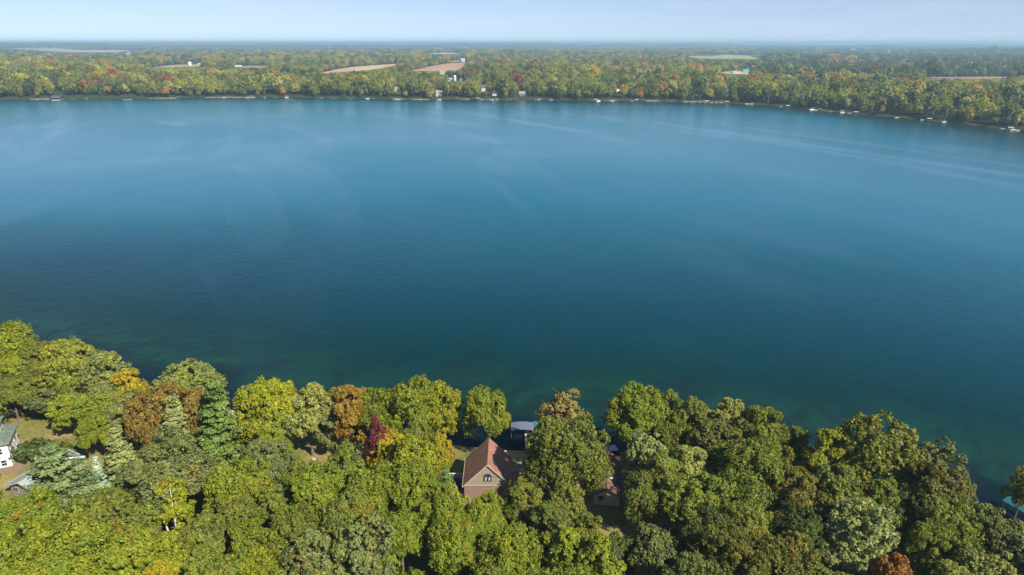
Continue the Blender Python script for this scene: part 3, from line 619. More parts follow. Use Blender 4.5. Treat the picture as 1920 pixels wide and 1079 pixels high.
# low wing on the right with its own shallow roof
RW = surf('wing_shingles', (.22, .11, .09), .9, .3, 1.5, .3, kind='shingle')
m = MB(); m.box((W/2 + 3.4, 4.2, 1.6), (6.6, 7.0, 3.2)); m.build('wing_wall', PINK, hs)
m = MB(); x0, x1 = W/2 - .1, W/2 + 7.1
m.prism([Vector((x0, .3, 3.25)), Vector((x0, 4.2, 4.75)), Vector((x0, 8.1, 3.25)), Vector((x0, 8.1, 3.42)), Vector((x0, 4.2, 4.93)), Vector((x0, .3, 3.42))], (x1 - x0, 0, 0)); m.build('wing_roof', RW, hs)
m = MB(); m.box((W/2 + 3.5, .26, 3.33), (7.2, .07, .2)); m.build('gutter', CREAM, hs)
# deck
DECKB = surf('grey_deck_boards', (.20, .20, .21), .8, .15, 2, .2, kind='plank')
dk = empty('side_deck', (-11.4, 115.3, ZG)); tag(dk, 'grey deck with a white railing on the left side of the brown house', 'deck')
m = MB(); m.box((0, 0, .75), (4.0, 8.0, .18)); m.build('floor', DECKB, dk)
m = MB()
for x_ in (-1.9, 1.6):
    for y_ in (-3.8, 0, 3.8): m.box((x_, y_, .33), (.14, .14, .72))
m.build('support_posts', DECKB, dk)
m = MB(); m.box((-1.95, 0, 1.72), (.14, 8.0, .09)); m.box((-.2, 3.95, 1.72), (3.4, .12, .09)); m.box((-1.95, 0, 1.0), (.07, 8.0, .06))
for k in range(41): m.box((-1.95, -3.95 + k * .1975, 1.35), (.045, .045, .7))
for k in range(17): m.box((-1.8 + k * .2, 3.95, 1.35), (.045, .045, .7))
for y_ in (-3.95, -1.3, 1.3, 3.95): m.box((-1.95, y_, 1.35), (.16, .16, 1.1))
m.build('railing', WHITE, dk)
NAVY = surf('navy_cushion', (.03, .045, .10), .8, .2)
sf = empty('garden_sofa', (-10.6, 116.0, ZG + .84)); tag(sf, 'dark navy L shaped garden sofa on the grey deck', 'sofa')
m = MB(); m.box((0, 0, .22), (.9, 3.4, .42)); m.box((-.9, 1.3, .22), (1.0, .9, .42)); m.build('seat', NAVY, sf); m = MB(); m.box((.42, 0, .62), (.2, 3.4, .42)); m.box((-.8, 1.72, .62), (1.3, .2, .42)); m.build('backrest', NAVY, sf)
hc = empty('patio_lounger', (-11.9, 110.3, 3.0), .5); tag(hc, 'white framed lounger with a dark sling below the grey deck', 'lounger')
m = MB(); m.box((0, -.3, .42), (1.5, 1.6, .07)); m.box((0, .85, .72), (1.5, .9, .07), rx=.7); m.build('sling', DARK, hc)
m = MB()
for sx_ in (-.8, .8):
    m.box((sx_, -.3, .42), (.09, 1.7, .1)); m.box((sx_, .85, .72), (.09, 1.0, .1), rx=.7)
m.build('frame', WHITE, hc)
for sx_ in (-.75, .75):
    for sy_ in (-1.0, .6): MB().box((sx_, sy_, .2), (.08, .08, .42)).build('leg', WHITE, hc)
# round patio tables and chairs
PBLUE = surf('pale_blue_top', (.42, .52, .60), .4, .1)
def round_table(p, r, label, z0=0):
    e = empty('round_table', (p.x, p.y, gz(p.x, p.y))); tag(e, label, 'table', 'round tables on the lakeside lawn')
    m = MB(); m.tube((0, 0, .72), (0, 0, .78), r, r, 20); m.tube((0, 0, .79), (0, 0, .86), r * .2, r * .16, 10); m.build('tabletop', PBLUE, e)
    MB().tube((0, 0, .06), (0, 0, .72), .05, .05, 8).build('pedestal', DARK, e); MB().tube((0, 0, 0), (0, 0, .06), .34, .3, 12).build('base', DARK, e)
round_table(at(956, 868, 3.6), .62, 'pale blue round table nearer the brown house, beside white chairs'); round_table(at(974.5, 860, 3.6), .55, 'pale blue round table standing out on the shaded lawn')
def chair(p, rz, label, mat, group='garden chairs near the brown house', name='garden_chair'):
    e = empty(name, (p.x, p.y, gz(p.x, p.y)), rz); tag(e, label, 'chair', group)
    m = MB(); m.box((0, 0, .40), (.62, .6, .06)); m.build('seat', mat, e)
    m = MB()
    for k in range(5): m.box((-.24 + k * .12, .32, .72), (.09, .05, .66), rx=-.18)
    m.build('backrest', mat, e)
    for sx_ in (-.34, .34): m = MB(); m.box((sx_, 0, .62), (.1, .66, .04)); m.build('armrest', mat, e)
    for sx_ in (-.28, .28):
        for sy_ in (-.25, .25): MB().box((sx_, sy_, .19), (.07, .07, .38)).build('leg', mat, e)
PLAST = surf('pale_blue_plastic', (.35, .50, .66), .5, .1)
chair(at(948, 845, 3.4), 3.0, 'pale blue garden chair facing the lake on the shaded lawn', PLAST); chair(at(948.5, 840, 3.4), .2, 'pale chair opposite the blue one nearer the water', WHITE)
chair(at(951, 876, 3.4), 2.6, 'left of the two white chairs by the round table', WHITE); chair(at(959, 876, 3.4), 3.6, 'right of the two white chairs by the round table', WHITE)
chair(at(589, 857, 3.4), 2.9, 'white garden chair in a gap between the trees left of the brown house', WHITE)

# second cabin
CABW = surf('grey_beige_clapboard', (.42, .39, .33), .8, .1, .8, .3, kind='siding'); RDARK = surf('dark_brown_shingles', (.16, .095, .075), .9, .4, 1.3, .3, kind='shingle')
cb = gable_house('lakeside_cabin', 'small grey beige cabin with a dark brown roof and one white window in the shade', 'cabin', (18.4, 111.2, 2.9), 5.0, 12.5, 2.5, 1.5, math.radians(-8), CABW, RDARK, .4, wins=[('f', -1.15, 1.7, .8, .8), ('l', 4, 1.5, .9, .8)], trim=surf('dark_fascia', (.10, .07, .06)))
m = MB(); m.prism([Vector((-2.9, 4.6, 2.9)), Vector((-.4, 4.6, 2.9)), Vector((-1.65, 4.6, 3.9))], (0, 3.2, 0)); m.build('dormer', RDARK, cb)
m = MB()
m.tube((.9, 3.6, 3.2), (.9, 3.6, 4.0), .22, .22, 10); m.tube((.9, 3.6, 4.0), (.9, 3.6, 4.12), .36, .2, 10); m.build('roof_vent', WHITE, cb)
m = MB(); m.box((-1.6, 2.6, 3.18), (.9, 1.1, .08), ry=-.55); m.build('skylight', surf('skylight_glass', (.3, .36, .42), .15, .1), cb)
# white boulders on the bank
STONE = surf('white_boulder', (.66, .63, .57), .85, .15, 3, .5)
pa, pb = at(1142, 856, 1.7), at(1172, 869, 1.7); rs = random.Random(3)
for k in range(11):
    t_ = k / 10; p = pa.lerp(pb, t_) + Vector((rs.uniform(-.15, .15), rs.uniform(-.3, .3), 0)); r = rs.uniform(.26, .5) * (.7 + .5 * t_)
    rings = []
    for i in range(5):
        ph = math.pi * (i + .5) / 5; rings.append([Vector((math.cos(a) * math.sin(ph) * r * rs.uniform(.8, 1.2), math.sin(a) * math.sin(ph) * r * rs.uniform(.8, 1.2), -math.cos(ph) * r * .7)) for a in [6.283 * j / 7 for j in range(7)]])
    o = MB().loft(rings).build('boulder', STONE); o.location = (p.x, p.y, gz(p.x, p.y) + .12); tag(o, '%s white boulder from the left in the curved row on the bank' % ordinal(k + 1), 'boulder', 'white boulders on the bank')

# ---- docks, lifts and boats
PLK = surf('weathered_planks', (.34, .34, .35), .85, .2, 2, .2, kind='plank'); STEEL = surf('galvanised_post', (.35, .36, .38), .4, .1, metal=.6)
def dock(p, L, w, rz, label, group=None, mat=PLK, z=.55):
    e = empty('dock', (p.x, p.y, 0), rz); tag(e, label, 'dock', group)
    MB().box((0, L / 2, z), (w, L, .12)).build('walkway', mat, e)
    m = MB(); n = max(2, int(L / 3))
    for k in range(n + 1):
        for sg in (-1, 1): m.tube((sg * (w / 2 + .06), L * k / n, -1.2), (sg * (w / 2 + .06), L * k / n, z + .35), .05, .05, 5)
    m.build('posts', STEEL, e); return e
def lift(p, L, w, rz, label, group=None, roofm=WHITE, hgt=2.6, cat='boat lift', far=False):
    e = empty('boat_lift', (p.x, p.y, 0), rz); tag(e, label, cat, group)
    m = MB(); n = 8
    top = [Vector((-w/2 + w * k / n, -L/2, hgt + .35 * math.sin(math.pi * k / n))) for k in range(n + 1)]
    bot = [v + Vector((0, 0, -.06 if 0 < k < n else -.35)) for k, v in enumerate(top)]
    m.prism(top + bot[::-1], (0, L, 0)); m.build('canopy', roofm, e)
    m = MB()
    for sx_ in (-1, 1):
        for sy_ in (-1, 1): m.tube((sx_ * (w/2 - .1), sy_ * (L/2 - .4), -1.5), (sx_ * (w/2 - .1), sy_ * (L/2 - .4), hgt), .06, .06, 6)
        m.box((sx_ * (w/2 - .1), 0, .5), (.1, L - .8, .1))
    m.build('frame', STEEL, e); return e
def boat(p, L, rz, label, group=None, hull=WHITE, cover=None, kind='motor', cat='boat'):
    w = L * .36
    if kind == 'pontoon':
        e = empty('pontoon_boat', (p.x, p.y, 0), rz); tag(e, label, cat, group); 
        m = MB()
        for sx_ in (-1, 1): m.tube((sx_ * w * .38, -L/2, .2), (sx_ * w * .38, L/2 - .5, .2), .32, .32, 8); m.tube((sx_ * w * .38, L/2 - .5, .2), (sx_ * w * .38, L/2, .35), .32, .05, 8)
        m.build('pontoons', STEEL, e)
        m = MB(); m.box((0, -.1, .6), (w, L * .92, .12)); m.build('deck', surf('boat_deck', (.5, .5, .5)), e)
        m = MB()
        for sx_ in (-1, 1): m.box((sx_ * (w/2 - .04), -.1, 1.05), (.06, L * .88, .75))
        for sy_ in (-1, 1): m.box((0, -.1 + sy_ * L * .44, 1.05), (w - .14, .06, .75))
        m.build('side_panel', hull, e)
        if cover:
            m = MB(); m.box((0, -L * .12, 2.75), (w * .95, L * .45, .08))
            for sx_ in (-1, 1):
                for sy_ in (-1, 1): m.tube((sx_ * w * .45, -L * .12 + sy_ * .2 * L, 1.4), (sx_ * w * .45, -L * .12 + sy_ * .22 * L, 2.72), .03, .03, 5)
            m.build('sunshade', cover, e)
        return e
    e = empty('motor_boat', (p.x, p.y, 0), rz); tag(e, label, cat, group)
    rings = []
    for t_, ww, zb in ((0, .9, -.1), (.35, 1.0, -.2), (.65, .9, -.15), (.85, .6, 0), (1.0, .08, .35)):
        y_ = -L/2 + L * t_; h_ = .75 + .25 * t_
        rings.append([Vector((-w/2 * ww, y_, h_)), Vector((-w/2 * ww * .8, y_, .15)), Vector((0, y_, zb)), Vector((w/2 * ww * .8, y_, .15)), Vector((w/2 * ww, y_, h_))])
    MB().loft(rings).build('hull', hull, e)
    MB().box((0, -L * .1, .9), (w * .62, L * .42, .16), taper=.9).build('cockpit', cover or surf('boat_seats', (.25, .27, .3)), e)
    MB().box((0, L * .16, 1.15), (w * .7, .05, .45), rx=-.5).build('windscreen', GLASS, e)
    MB().box((0, -L/2 - .2, .55), (.4, .45, 1.0)).build('outboard_motor', DARK, e); return e
BLUEROOF = surf('blue_grey_canopy', (.12, .14, .18), .5, .12, 1.2); TEAL = surf('teal_canvas', (.008, .11, .13), .6, .15, 1)
TEALD = surf('dark_teal_canvas', (.04, .16, .20), .6, .2, 1)
lb = lift(at(980, 799, 2.4), 3.6, 5.6, math.radians(0), 'blue grey boat lift canopy over the water behind the brown house', None, BLUEROOF, 2.2)
lift(at(1008, 798, 2.2), 3.4, 2.6, math.radians(6), 'dark teal boat lift canopy half hidden by the tall oak', None, TEALD, 2.1)
dock(Vector((3.6, 134.5, 0)), 9.0, 1.1, 0, 'narrow weathered dock leading to the blue grey boat lift')
dock(at(1133, 842, .6), 3.0, 2.2, math.radians(-80), 'short weathered dock just beside the white boulders')
boat(at(434, 776, .6), 5.6, math.radians(70), 'white motor boat at the near shore in the gap beside the tall pine')
lift(at(1912, 950, 2.4), 5.0, 3.0, math.radians(25), 'teal boat lift canopy at the right edge of the near shore', None, TEAL, 2.6)

# white house, left edge
GROOF = surf('green_shingles', (.13, .17, .13), .9, .25, 1.5, .3, kind='shingle'); WSID = surf('white_siding', (.80, .79, .75), .6, .05, 1, .2, kind='siding')
pR = at(24, 874, 3.0)
wh = empty('white_house', (pR.x, pR.y, 2.6), math.radians(24)); tag(wh, 'white two storey house with green roofs at the left edge', 'house')
m = MB(); m.box((-5.0, 4.0, 2.9), (10, 8, 5.8)); m.build('wall', WSID, wh)
m = MB(); m.loft([[Vector((.5, -.5, 5.8)), Vector((.5, 8.5, 5.8)), Vector((-10.5, 8.5, 5.8)), Vector((-10.5, -.5, 5.8))], [Vector((.5, -.5, 5.95)), Vector((.5, 8.5, 5.95)), Vector((-10.5, 8.5, 5.95)), Vector((-10.5, -.5, 5.95))], [Vector((-1.6, 1.2, 6.9)), Vector((-1.6, 6.8, 6.9)), Vector((-8.4, 6.8, 6.9)), Vector((-8.4, 1.2, 6.9))]]); m.build('lower_roof', GROOF, wh)
m = MB(); m.box((-5.0, 4.0, 7.9), (6.6, 5.4, 2.2)); m.build('upper_wall', WSID, wh)
m = MB(); m.loft([[Vector((-1.2, .8, 9.0)), Vector((-1.2, 7.2, 9.0)), Vector((-8.8, 7.2, 9.0)), Vector((-8.8, .8, 9.0))], [Vector((-1.2, .8, 9.12)), Vector((-1.2, 7.2, 9.12)), Vector((-8.8, 7.2, 9.12)), Vector((-8.8, .8, 9.12))], [Vector((-4.0, 3.9, 10.6)), Vector((-4.0, 4.1, 10.6)), Vector((-6.0, 4.1, 10.6)), Vector((-6.0, 3.9, 10.6))]]); m.build('upper_roof', GROOF, wh)
for (u, z_) in ((-1.6, 4.3), (-4.5, 4.3), (-7.5, 4.3), (-1.3, 1.5), (-4.5, 1.5), (-7.5, 1.5), (-3.0, 7.8)):
    yy = -.03 if z_ < 7 else 1.27
    m = MB(); m.box((u, yy, z_), (1.25, .08, 1.5)); f_ = m.build('window', WHITE, wh)
    m = MB(); m.box((u, yy - .03, z_ + .36), (.98, .06, .58)); m.box((u, yy - .03, z_ - .34), (.98, .06, .58)); m.build('pane', GLASS, f_)
for (v_, z_) in ((2, 4.3), (5.6, 4.3), (2, 1.5), (5.6, 1.5)):
    m = MB(); m.box((.03, v_, z_), (.08, 1.25, 1.5)); f_ = m.build('window', WHITE, wh)
    m = MB(); m.box((.06, v_, z_ + .36), (.06, .98, .58)); m.box((.06, v_, z_ - .34), (.06, .98, .58)); m.build('pane', GLASS, f_)
# grey roofed house under the pines
RGREY = surf('grey_green_shingles', (.27, .31, .31), .9, .15, 1.5, .3, kind='shingle'); STUC = surf('grey_brown_wall', (.26, .20, .16), .8, .15, 1)
pg = at(66, 925, 3)
gable_house('grey_roofed_house', 'long low house with a grey roof beneath the blue green pine', 'house', (pg.x - 1, pg.y - 1.5, 3.0), 7.0, 8.5, 2.4, 1.4, math.radians(-18), STUC, RGREY, .6, wins=[('f', -2, 1.5, 1.2, 1.0), ('f', 2, 1.5, 1.2, 1.0)], trim=surf('grey_trim', (.4, .42, .42)))
pg = at(135, 885, 3)
gable_house('garden_shed', 'low building with a blue grey roof between the pine and the blue spruce', 'shed', (pg.x, pg.y, 3.0), 4.6, 5.0, 2.3, 1.2, math.radians(62), STUC, surf('blue_grey_shingles', (.22, .25, .28), .9, .15, 1.5, .3, kind='shingle'), .5, trim=WHITE)
pt = at(34, 850, 3)
tp = boat(pt, 5.0, math.radians(75), 'boat on the lawn under a bright teal cover beside the white house', None, surf('teal_hull', (.02, .35, .40)), TEAL); tp.location.z = gz(pt.x, pt.y) + .15
pp = at(32, 872, 3.02); MB().prism([Vector((-3, -3, 0)), Vector((2.5, -3, 0)), Vector((2.5, 2, 0)), Vector((.5, 3.5, 0)), Vector((-2, 2, 0))], (0, 0, .10)).build('patio', surf('orange_paving', (.20, .15, .10), .9, .2, 2)).location = (pp.x, pp.y, 2.96)
tag(bpy.data.objects['patio'], kind='structure')
fa, fb = at(-6, 789, 3), at(40, 776, 3)
fe = empty('fence', (fa.x, fa.y, 3)); tag(fe, 'white rail fence along the far side of the dry lawn', 'fence')
dv = fb - fa; L = dv.length; fe.rotation_euler = (0, 0, math.atan2(dv.y, dv.x))
m = MB(); m.box((L/2, 0, .95), (L, .08, .1)); m.box((L/2, 0, .5), (L, .06, .08)); m.build('rails', WHITE, fe)
m = MB()
for k in range(9): m.box((L * k / 8, 0, .5), (.12, .12, 1.1))
m.build('posts', WHITE, fe)
pa = at(168, 752, 12)
dt = empty('dead_tree', (pa.x, pa.y, gz(pa.x, pa.y))); tag(dt, 'grey leafless dead tree poking out above the dark trees by the lawn', 'tree'); trunk_mb(33, 17, .22, .6, 9, 3.2, .05, 6, True).build('trunk', GREYBARK, dt)

# ------------------------------------------------------------------ far shore: fields, houses, boats
PROT = []   # polygons (photo px), distance: nearer trees must stay below
FIELDS = [([(604, 138), (625, 133), (660, 127), (745, 121), (742, 124), (722, 130), (690, 138), (612, 140.5)], (.50, .36, .22), 'tan'),
          ([(770, 134), (812, 125), (835, 121), (873, 119), (866, 129), (850, 135.5), (800, 137)], (.42, .26, .15), 'brown'),
          ([(842, 116.5), (858, 114), (872, 115), (868, 118), (848, 118.2)], (.20, .26, .08), 'green'),
          ([(18, 91.5), (90, 92), (160, 95), (225, 94.5), (245, 96), (215, 101.5), (110, 100.5), (60, 96)], (.52, .42, .28), 'pale tan'),
          ([(1284, 107), (1340, 106), (1390, 105.6), (1425, 110), (1405, 114.5), (1352, 114), (1300, 110)], (.30, .33, .11), 'light green'),
          ([(1740, 146.5), (1885, 145.5), (1888, 149), (1752, 149.5)], (.30, .20, .14), 'dull brown'),
          ([(282, 128), (330, 123), (368, 122), (370, 127), (320, 129)], (.36, .29, .15), 'dry'),
          ([(436, 127), (470, 124.5), (505, 125.5), (500, 128), (445, 128.5)], (.30, .27, .13), 'olive'),
          ([(803, 101), (840, 99.5), (862, 101.5), (845, 104), (808, 104)], (.44, .38, .20), 'straw'),
          ([(1350, 138), (1372, 136), (1410, 139), (1406, 142), (1365, 141)], (.42, .34, .16), 'stubble')]
for pl, colr, nm in FIELDS:
    nx, ny = 30, 8; xs_ = np.linspace(min(p[0] for p in pl) + .3, max(p[0] for p in pl) - .3, nx); pts = []
    for x_ in xs_:
        y0, y1 = yrange(pl, x_)
        for k in range(ny + 1): pts.append(at(x_, y1 + (y0 - y1) * k / ny, 3.4))
    pxy = [(x_, y1 + (y0 - y1) * k / ny) for x_ in xs_ for y0, y1 in [yrange(pl, x_)] for k in range(ny + 1)]
    for _ in range(4):
        zs = height(np.array([p.x for p in pts]), np.array([p.y for p in pts]))[0]; pts = [at(a_, b_, float(z_)) for (a_, b_), z_ in zip(pxy, zs)]
    zs = height(np.array([p.x for p in pts]), np.array([p.y for p in pts]))[0]
    cx = sum(p.x for p in pts) / len(pts); cy = sum(p.y for p in pts) / len(pts)
    m = MB(); m.v = [(p.x - cx, p.y - cy, z + .8 + 3.0 * min(1, p.y / 5000)) for p, z in zip(pts, zs)]
    m.f = [(i * (ny+1) + k, (i+1) * (ny+1) + k, (i+1) * (ny+1) + k + 1, i * (ny+1) + k + 1) for i in range(nx - 1) for k in range(ny)]
    o = m.build('farm_field', surf('field_' + nm.replace(' ', '_'), tuple(c * .85 for c in colr), .95, .28, .014)); o.location = (cx, cy, 0); tag(o, kind='structure')
    PROT.append((pl, min(p.y for p in pts))); NF = len(PROT)
def rectp(px, py, w, h): return [(px - w/2, py - h), (px + w/2, py - h), (px + w/2, py), (px - w/2, py)]
def farpos(px, py, z=3.2):
    p = at(px, py, z)
    for _ in range(4): p = at(px, py, max(z, gz(p.x, p.y)))
    return p
HROOF = {'grey': surf('far_grey_roof', (.25, .23, .22), .9, .1, kind='shingle'), 'brown': surf('far_brown_roof', (.20, .12, .09), .9, .1, kind='shingle'), 'red': surf('far_red_roof', (.42, .16, .10), .9, .1), 'dark': surf('far_dark_roof', (.08, .08, .10), .8, .1), 'white': surf('far_white_roof', (.50, .50, .50), .6, .05), 'green': surf('far_green_roof', (.03, .30, .24), .5, .1), 'metal': surf('far_metal_roof', (.36, .38, .40), .5, .05)}
HW = {'white': surf('far_white_wall', (.55, .54, .50), .7, .05), 'cream': surf('cream_wall', (.70, .62, .48), .7, .05), 'brown': surf('dark_brown_wall', (.14, .08, .06), .8, .1), 'grey': surf('grey_wall', (.42, .42, .42), .7, .05), 'red': surf('red_barn_wall', (.35, .07, .05), .8, .1), 'tan': surf('tan_wall', (.45, .36, .26), .8, .1)}
def fhouse(px, py, w, h, wall, roof, label, rz=0, *a, side=False, **k):
    return fhouse_(px, py, w, h, wall, roof, label, rz, *a, side=side or (len(label) % 3 != 0), **k)
def fhouse_(px, py, w, h, wall, roof, label, rz=0, name='lake_house', cat='house', depth=9, group=None, prot=True, zt=3.2, side=False):
    p = farpos(px, py, zt); dep = proj(*p)[2]; wm_ = w * dep / FOC; hm = h * dep / FOC; z = gz(p.x, p.y)
    wins = [('f', u * wm_ * .3, hm * .32, min(1.4, wm_ * .15), min(1.4, hm * .3)) for u in (-1, 0, 1)]
    if side:
        wins = [('r', wm_ * u, hm * .28, min(1.4, wm_ * .15), min(1.4, hm * .25)) for u in (.2, .5, .8)]
        dd_ = max(depth, wm_ * .6)
        gable_house(name, label, cat, (p.x - wm_ / 2, p.y + dd_ / 2, z), dd_, wm_, hm * .5, hm * .5, rz - math.pi / 2, HW[wall], HROOF[roof], wm_ * .03, wins, None, group, thick=.3)
    else:
        gable_house(name, label, cat, (p.x, p.y, z), wm_, max(depth, wm_ * .8), hm * .6, hm * .45, rz, HW[wall], HROOF[roof], wm_ * .05, wins, WHITE, group, thick=.3)
    if prot: PROT.append((rectp(px, py, w, h * .9), p.y - 3))
# shore houses
p = farpos(105, 184.5); z = gz(p.x, p.y)
e = empty('lake_house', (p.x, p.y, z), 0); tag(e, 'dark brown three storey lake house with pale balconies on the far shore at left', 'house')
MB().box((0, 4, 4.5), (14, 9, 9)).build('wall', HW['brown'], e)
m = MB(); m.prism([Vector((-8, -1.5, 9)), Vector((8, -1.5, 9)), Vector((8, 4, 12.2)), Vector((-8, 4, 12.2))], (0, 0, .4)); m.prism([Vector((-8, 4.02, 12.2)), Vector((8, 4.02, 12.2)), Vector((8, 9.5, 9)), Vector((-8, 9.5, 9))], (0, 0, .4)); m.build('roof', HROOF['dark'], e)
for zz in (2.6, 5.6): MB().box((0, -1.6, zz), (14, .25, 1.0)).build('balcony', WHITE, e)
for u in (-4.5, 0, 4.5):
    for zz in (1.4, 4.2, 7.3): MB().box((u, -.54, zz), (2.6, .06, 1.5)).build('window', GLASS, e)
PROT.append((rectp(105, 185, 16, 14), p.y - 3))
fhouse(236, 184, 17, 8, 'white', 'metal', 'low white lake house with a pale roof on the far shore at left', 0)
fhouse(823, 181, 12, 11, 'white', 'grey', 'white lake house with a steep grey roof above the far shore', .1)
fhouse(906, 172, 9, 12, 'white', 'dark', 'white gabled house with a dark roof behind the round far shore tree', .3)
fhouse(927, 180, 9, 9, 'white', 'dark', 'small dark roofed white house right of the bright yellow far shore tree', .2)
fhouse(980, 181, 13, 9, 'brown', 'grey', 'brown lake house with a grey roof near the far shore centre', 0)
fhouse(512, 183, 6, 6, 'cream', 'white', 'tiny cream boathouse on the far shore left of centre', 0, 'boathouse', 'boathouse', 6)
fhouse(545, 183.5, 8, 8, 'cream', 'brown', 'cream boathouse left of the red roofed one on the far shore', .2, 'boathouse', 'boathouse', 6)
fhouse(567, 184, 9, 7, 'cream', 'red', 'red roofed boathouse on the far shore', 0, 'boathouse', 'boathouse', 6)
fhouse(1303, 179, 11, 12, 'white', 'white', 'white framed house above the long beach on the far shore', .1)
fhouse(1367, 177, 11, 8, 'grey', 'metal', 'grey roofed house among far shore trees right of the long beach', 0)
fhouse(1160, 176, 8, 8, 'grey', 'white', 'pale house half hidden in far shore trees above the white boat lifts', 0)
fhouse(743, 172, 8, 8, 'grey', 'metal', 'pale gabled house among the trees left of the yellow pair on the far shore', 0)
fhouse(1795, 205, 7, 4, 'tan', 'grey', 'small tan cottage among trees on the right far shore', .4)
fhouse(1885, 219, 10, 7, 'grey', 'metal', 'grey roofed cottage in shade on the right far shore', .4)
# inland buildings
def silo(px, py, w, h, label, mat=WHITE):
    p = farpos(px, py); dep = proj(*p)[2]; r = w / 2 * dep / FOC; hm = h * dep / FOC; e = empty('silo', (p.x, p.y, gz(p.x, p.y))); tag(e, label, 'silo')
    MB().tube((0, 0, 0), (0, 0, hm - r), r, r, 16).build('tank', mat, e)
    MB().loft([[Vector((math.cos(6.283 * j / 16) * r * 1.03 * math.cos(b1), math.sin(6.283 * j / 16) * r * 1.03 * math.cos(b1), hm - r + r * math.sin(b1))) for j in range(16)] for b1 in (0, .4, .8, 1.2, 1.5)]).build('dome', WHITE, e)
    PROT.append((rectp(px, py, w + 2, h), p.y - 5))
silo(853, 153, 5, 11, 'cream farm silo with a white dome among the trees above the far shore', surf('cream_concrete', (.62, .57, .45)))
fhouse(843, 153, 10, 6, 'grey', 'grey', 'grey barn left of the cream silo', .2, 'barn', 'barn', 14)
silo(356.5, 124.5, 6, 8, 'stout white silo at the edge of the far field on the left', surf('silo_white', (.66, .66, .64)))
fhouse(372, 124.5, 7, 5, 'grey', 'white', 'small pale barn right of the stout white silo', 0, 'barn', 'barn', 14)
fhouse(446, 127, 12, 4, 'white', 'white', 'long white farm building inland left of the tan field', 0, 'barn', 'barn', 12)
fhouse(829, 140, 11, 6, 'white', 'grey', 'white farmhouse below the brown field', .3, 'farmhouse', 'house', 12)
fhouse(868, 152.5, 10, 5, 'white', 'brown', 'white house with a brown roof right of the cream silo', 0, 'farmhouse', 'house', 12)
fhouse(868, 117.5, 10, 7, 'grey', 'metal', 'metal roofed barn behind the brown field', .5, 'barn', 'barn', 25)
fhouse(1383, 139.5, 17, 4.5, 'white', 'white', 'long white building beside the green roofed one inland', 0, 'barn', 'barn', 15)
fhouse(1400, 138.5, 13, 6, 'white', 'green', 'white building with a green roof inland right of centre', 0, 'barn', 'barn', 15)
fhouse(1428, 117.5, 7, 3, 'white', 'white', 'white farm building beyond the light green field', 0, 'barn', 'barn', 20)
fhouse(1889, 149.5, 8, 4, 'white', 'white', 'white building at the end of the dull brown field', 0, 'barn', 'barn', 12)
fhouse(240, 103, 15, 4, 'white', 'white', 'large white barn beside the pale tan field at far left', 0, 'barn', 'barn', 30)
for i, (px, py, w, h) in enumerate(sorted([(84, 91.5, 8, 2.2), (101, 92, 7, 2.4), (116, 92.3, 5, 2.0), (330, 87.5, 6, 2), (461, 87, 2.5, 4), (569, 94, 5, 2), (615, 92.5, 4.5, 3), (665, 86.5, 5, 3), (718, 92.3, 3, 2.4), (752, 86.5, 3, 3), (759.5, 86.2, 3, 4), (881, 90.5, 2.5, 3), (875, 91.5, 4, 2), (995, 87.5, 3, 2), (1053, 89, 4, 2.2), (1098, 90, 7, 1.8), (1112, 89, 2, 3.4), (1120, 89, 2, 3), (1205, 93, 3, 2.5), (1225, 90, 5, 1.8), (1238, 88.5, 3, 2.6), (1540, 96, 6, 2), (1667, 98, 6, 2.4), (1636, 98.5, 3, 2.4), (1703, 98.5, 4, 2), (1600, 94, 8, 1.5), (1285, 91, 5, 1.6), (955, 90, 4, 1.6)])):
    fhouse(px, py, w, h, 'white', 'white', 'tiny white building near the horizon, %s of 28 from the left' % ordinal(i + 1), 0, 'distant_building', 'building', 30, 'tiny white buildings near the horizon', zt=6)
p = farpos(230, 103, 3); e = empty('radio_mast', (p.x, p.y, gz(p.x, p.y))); tag(e, 'thin lattice mast beside the large white barn at far left', 'mast'); MB().tube((0, 0, 0), (0, 0, 42), 1.6, .7, 4).build('mast', STEEL, e)

# beach strips and boats along the far shore
BEACH = surf('sand', (.24, .20, .14), .95, .3, .15)
def shore_point(px):
    """water line on the far shore in photo column px"""
    pys = np.arange(178, 262, .25); ps = [at(px, py, 0) for py in pys]
    k = int(np.argmax(sdist([p.x for p in ps], [p.y for p in ps]) < 0))
    return ps[k], float(pys[k])
for x0, x1, nm in [(58, 88, ''), (280, 330, ''), (385, 480, ''), (735, 760, ''), (775, 805, ''), (912, 935, ''), (1140, 1155, ''), (1208, 1235, ''), (1278, 1330, ''), (1340, 1360, ''), (870, 880, ''), (160, 165, '')]:
    n = max(3, int((x1 - x0) / 5)); P0 = [shore_point(x0 + (x1 - x0) * k / n)[0] for k in range(n + 1)]
    c0 = P0[0].copy(); m = MB(); f = [p - c0 + Vector((0, -.8, -.3)) for p in P0] + [p - c0 + Vector((0, 5.5 if 0 < k < n else 2, -.3)) for k, p in reversed(list(enumerate(P0)))]
    m.prism(f, (0, 0, 1.35)); o = m.build('beach', BEACH); o.location = c0; tag(o, kind='structure')
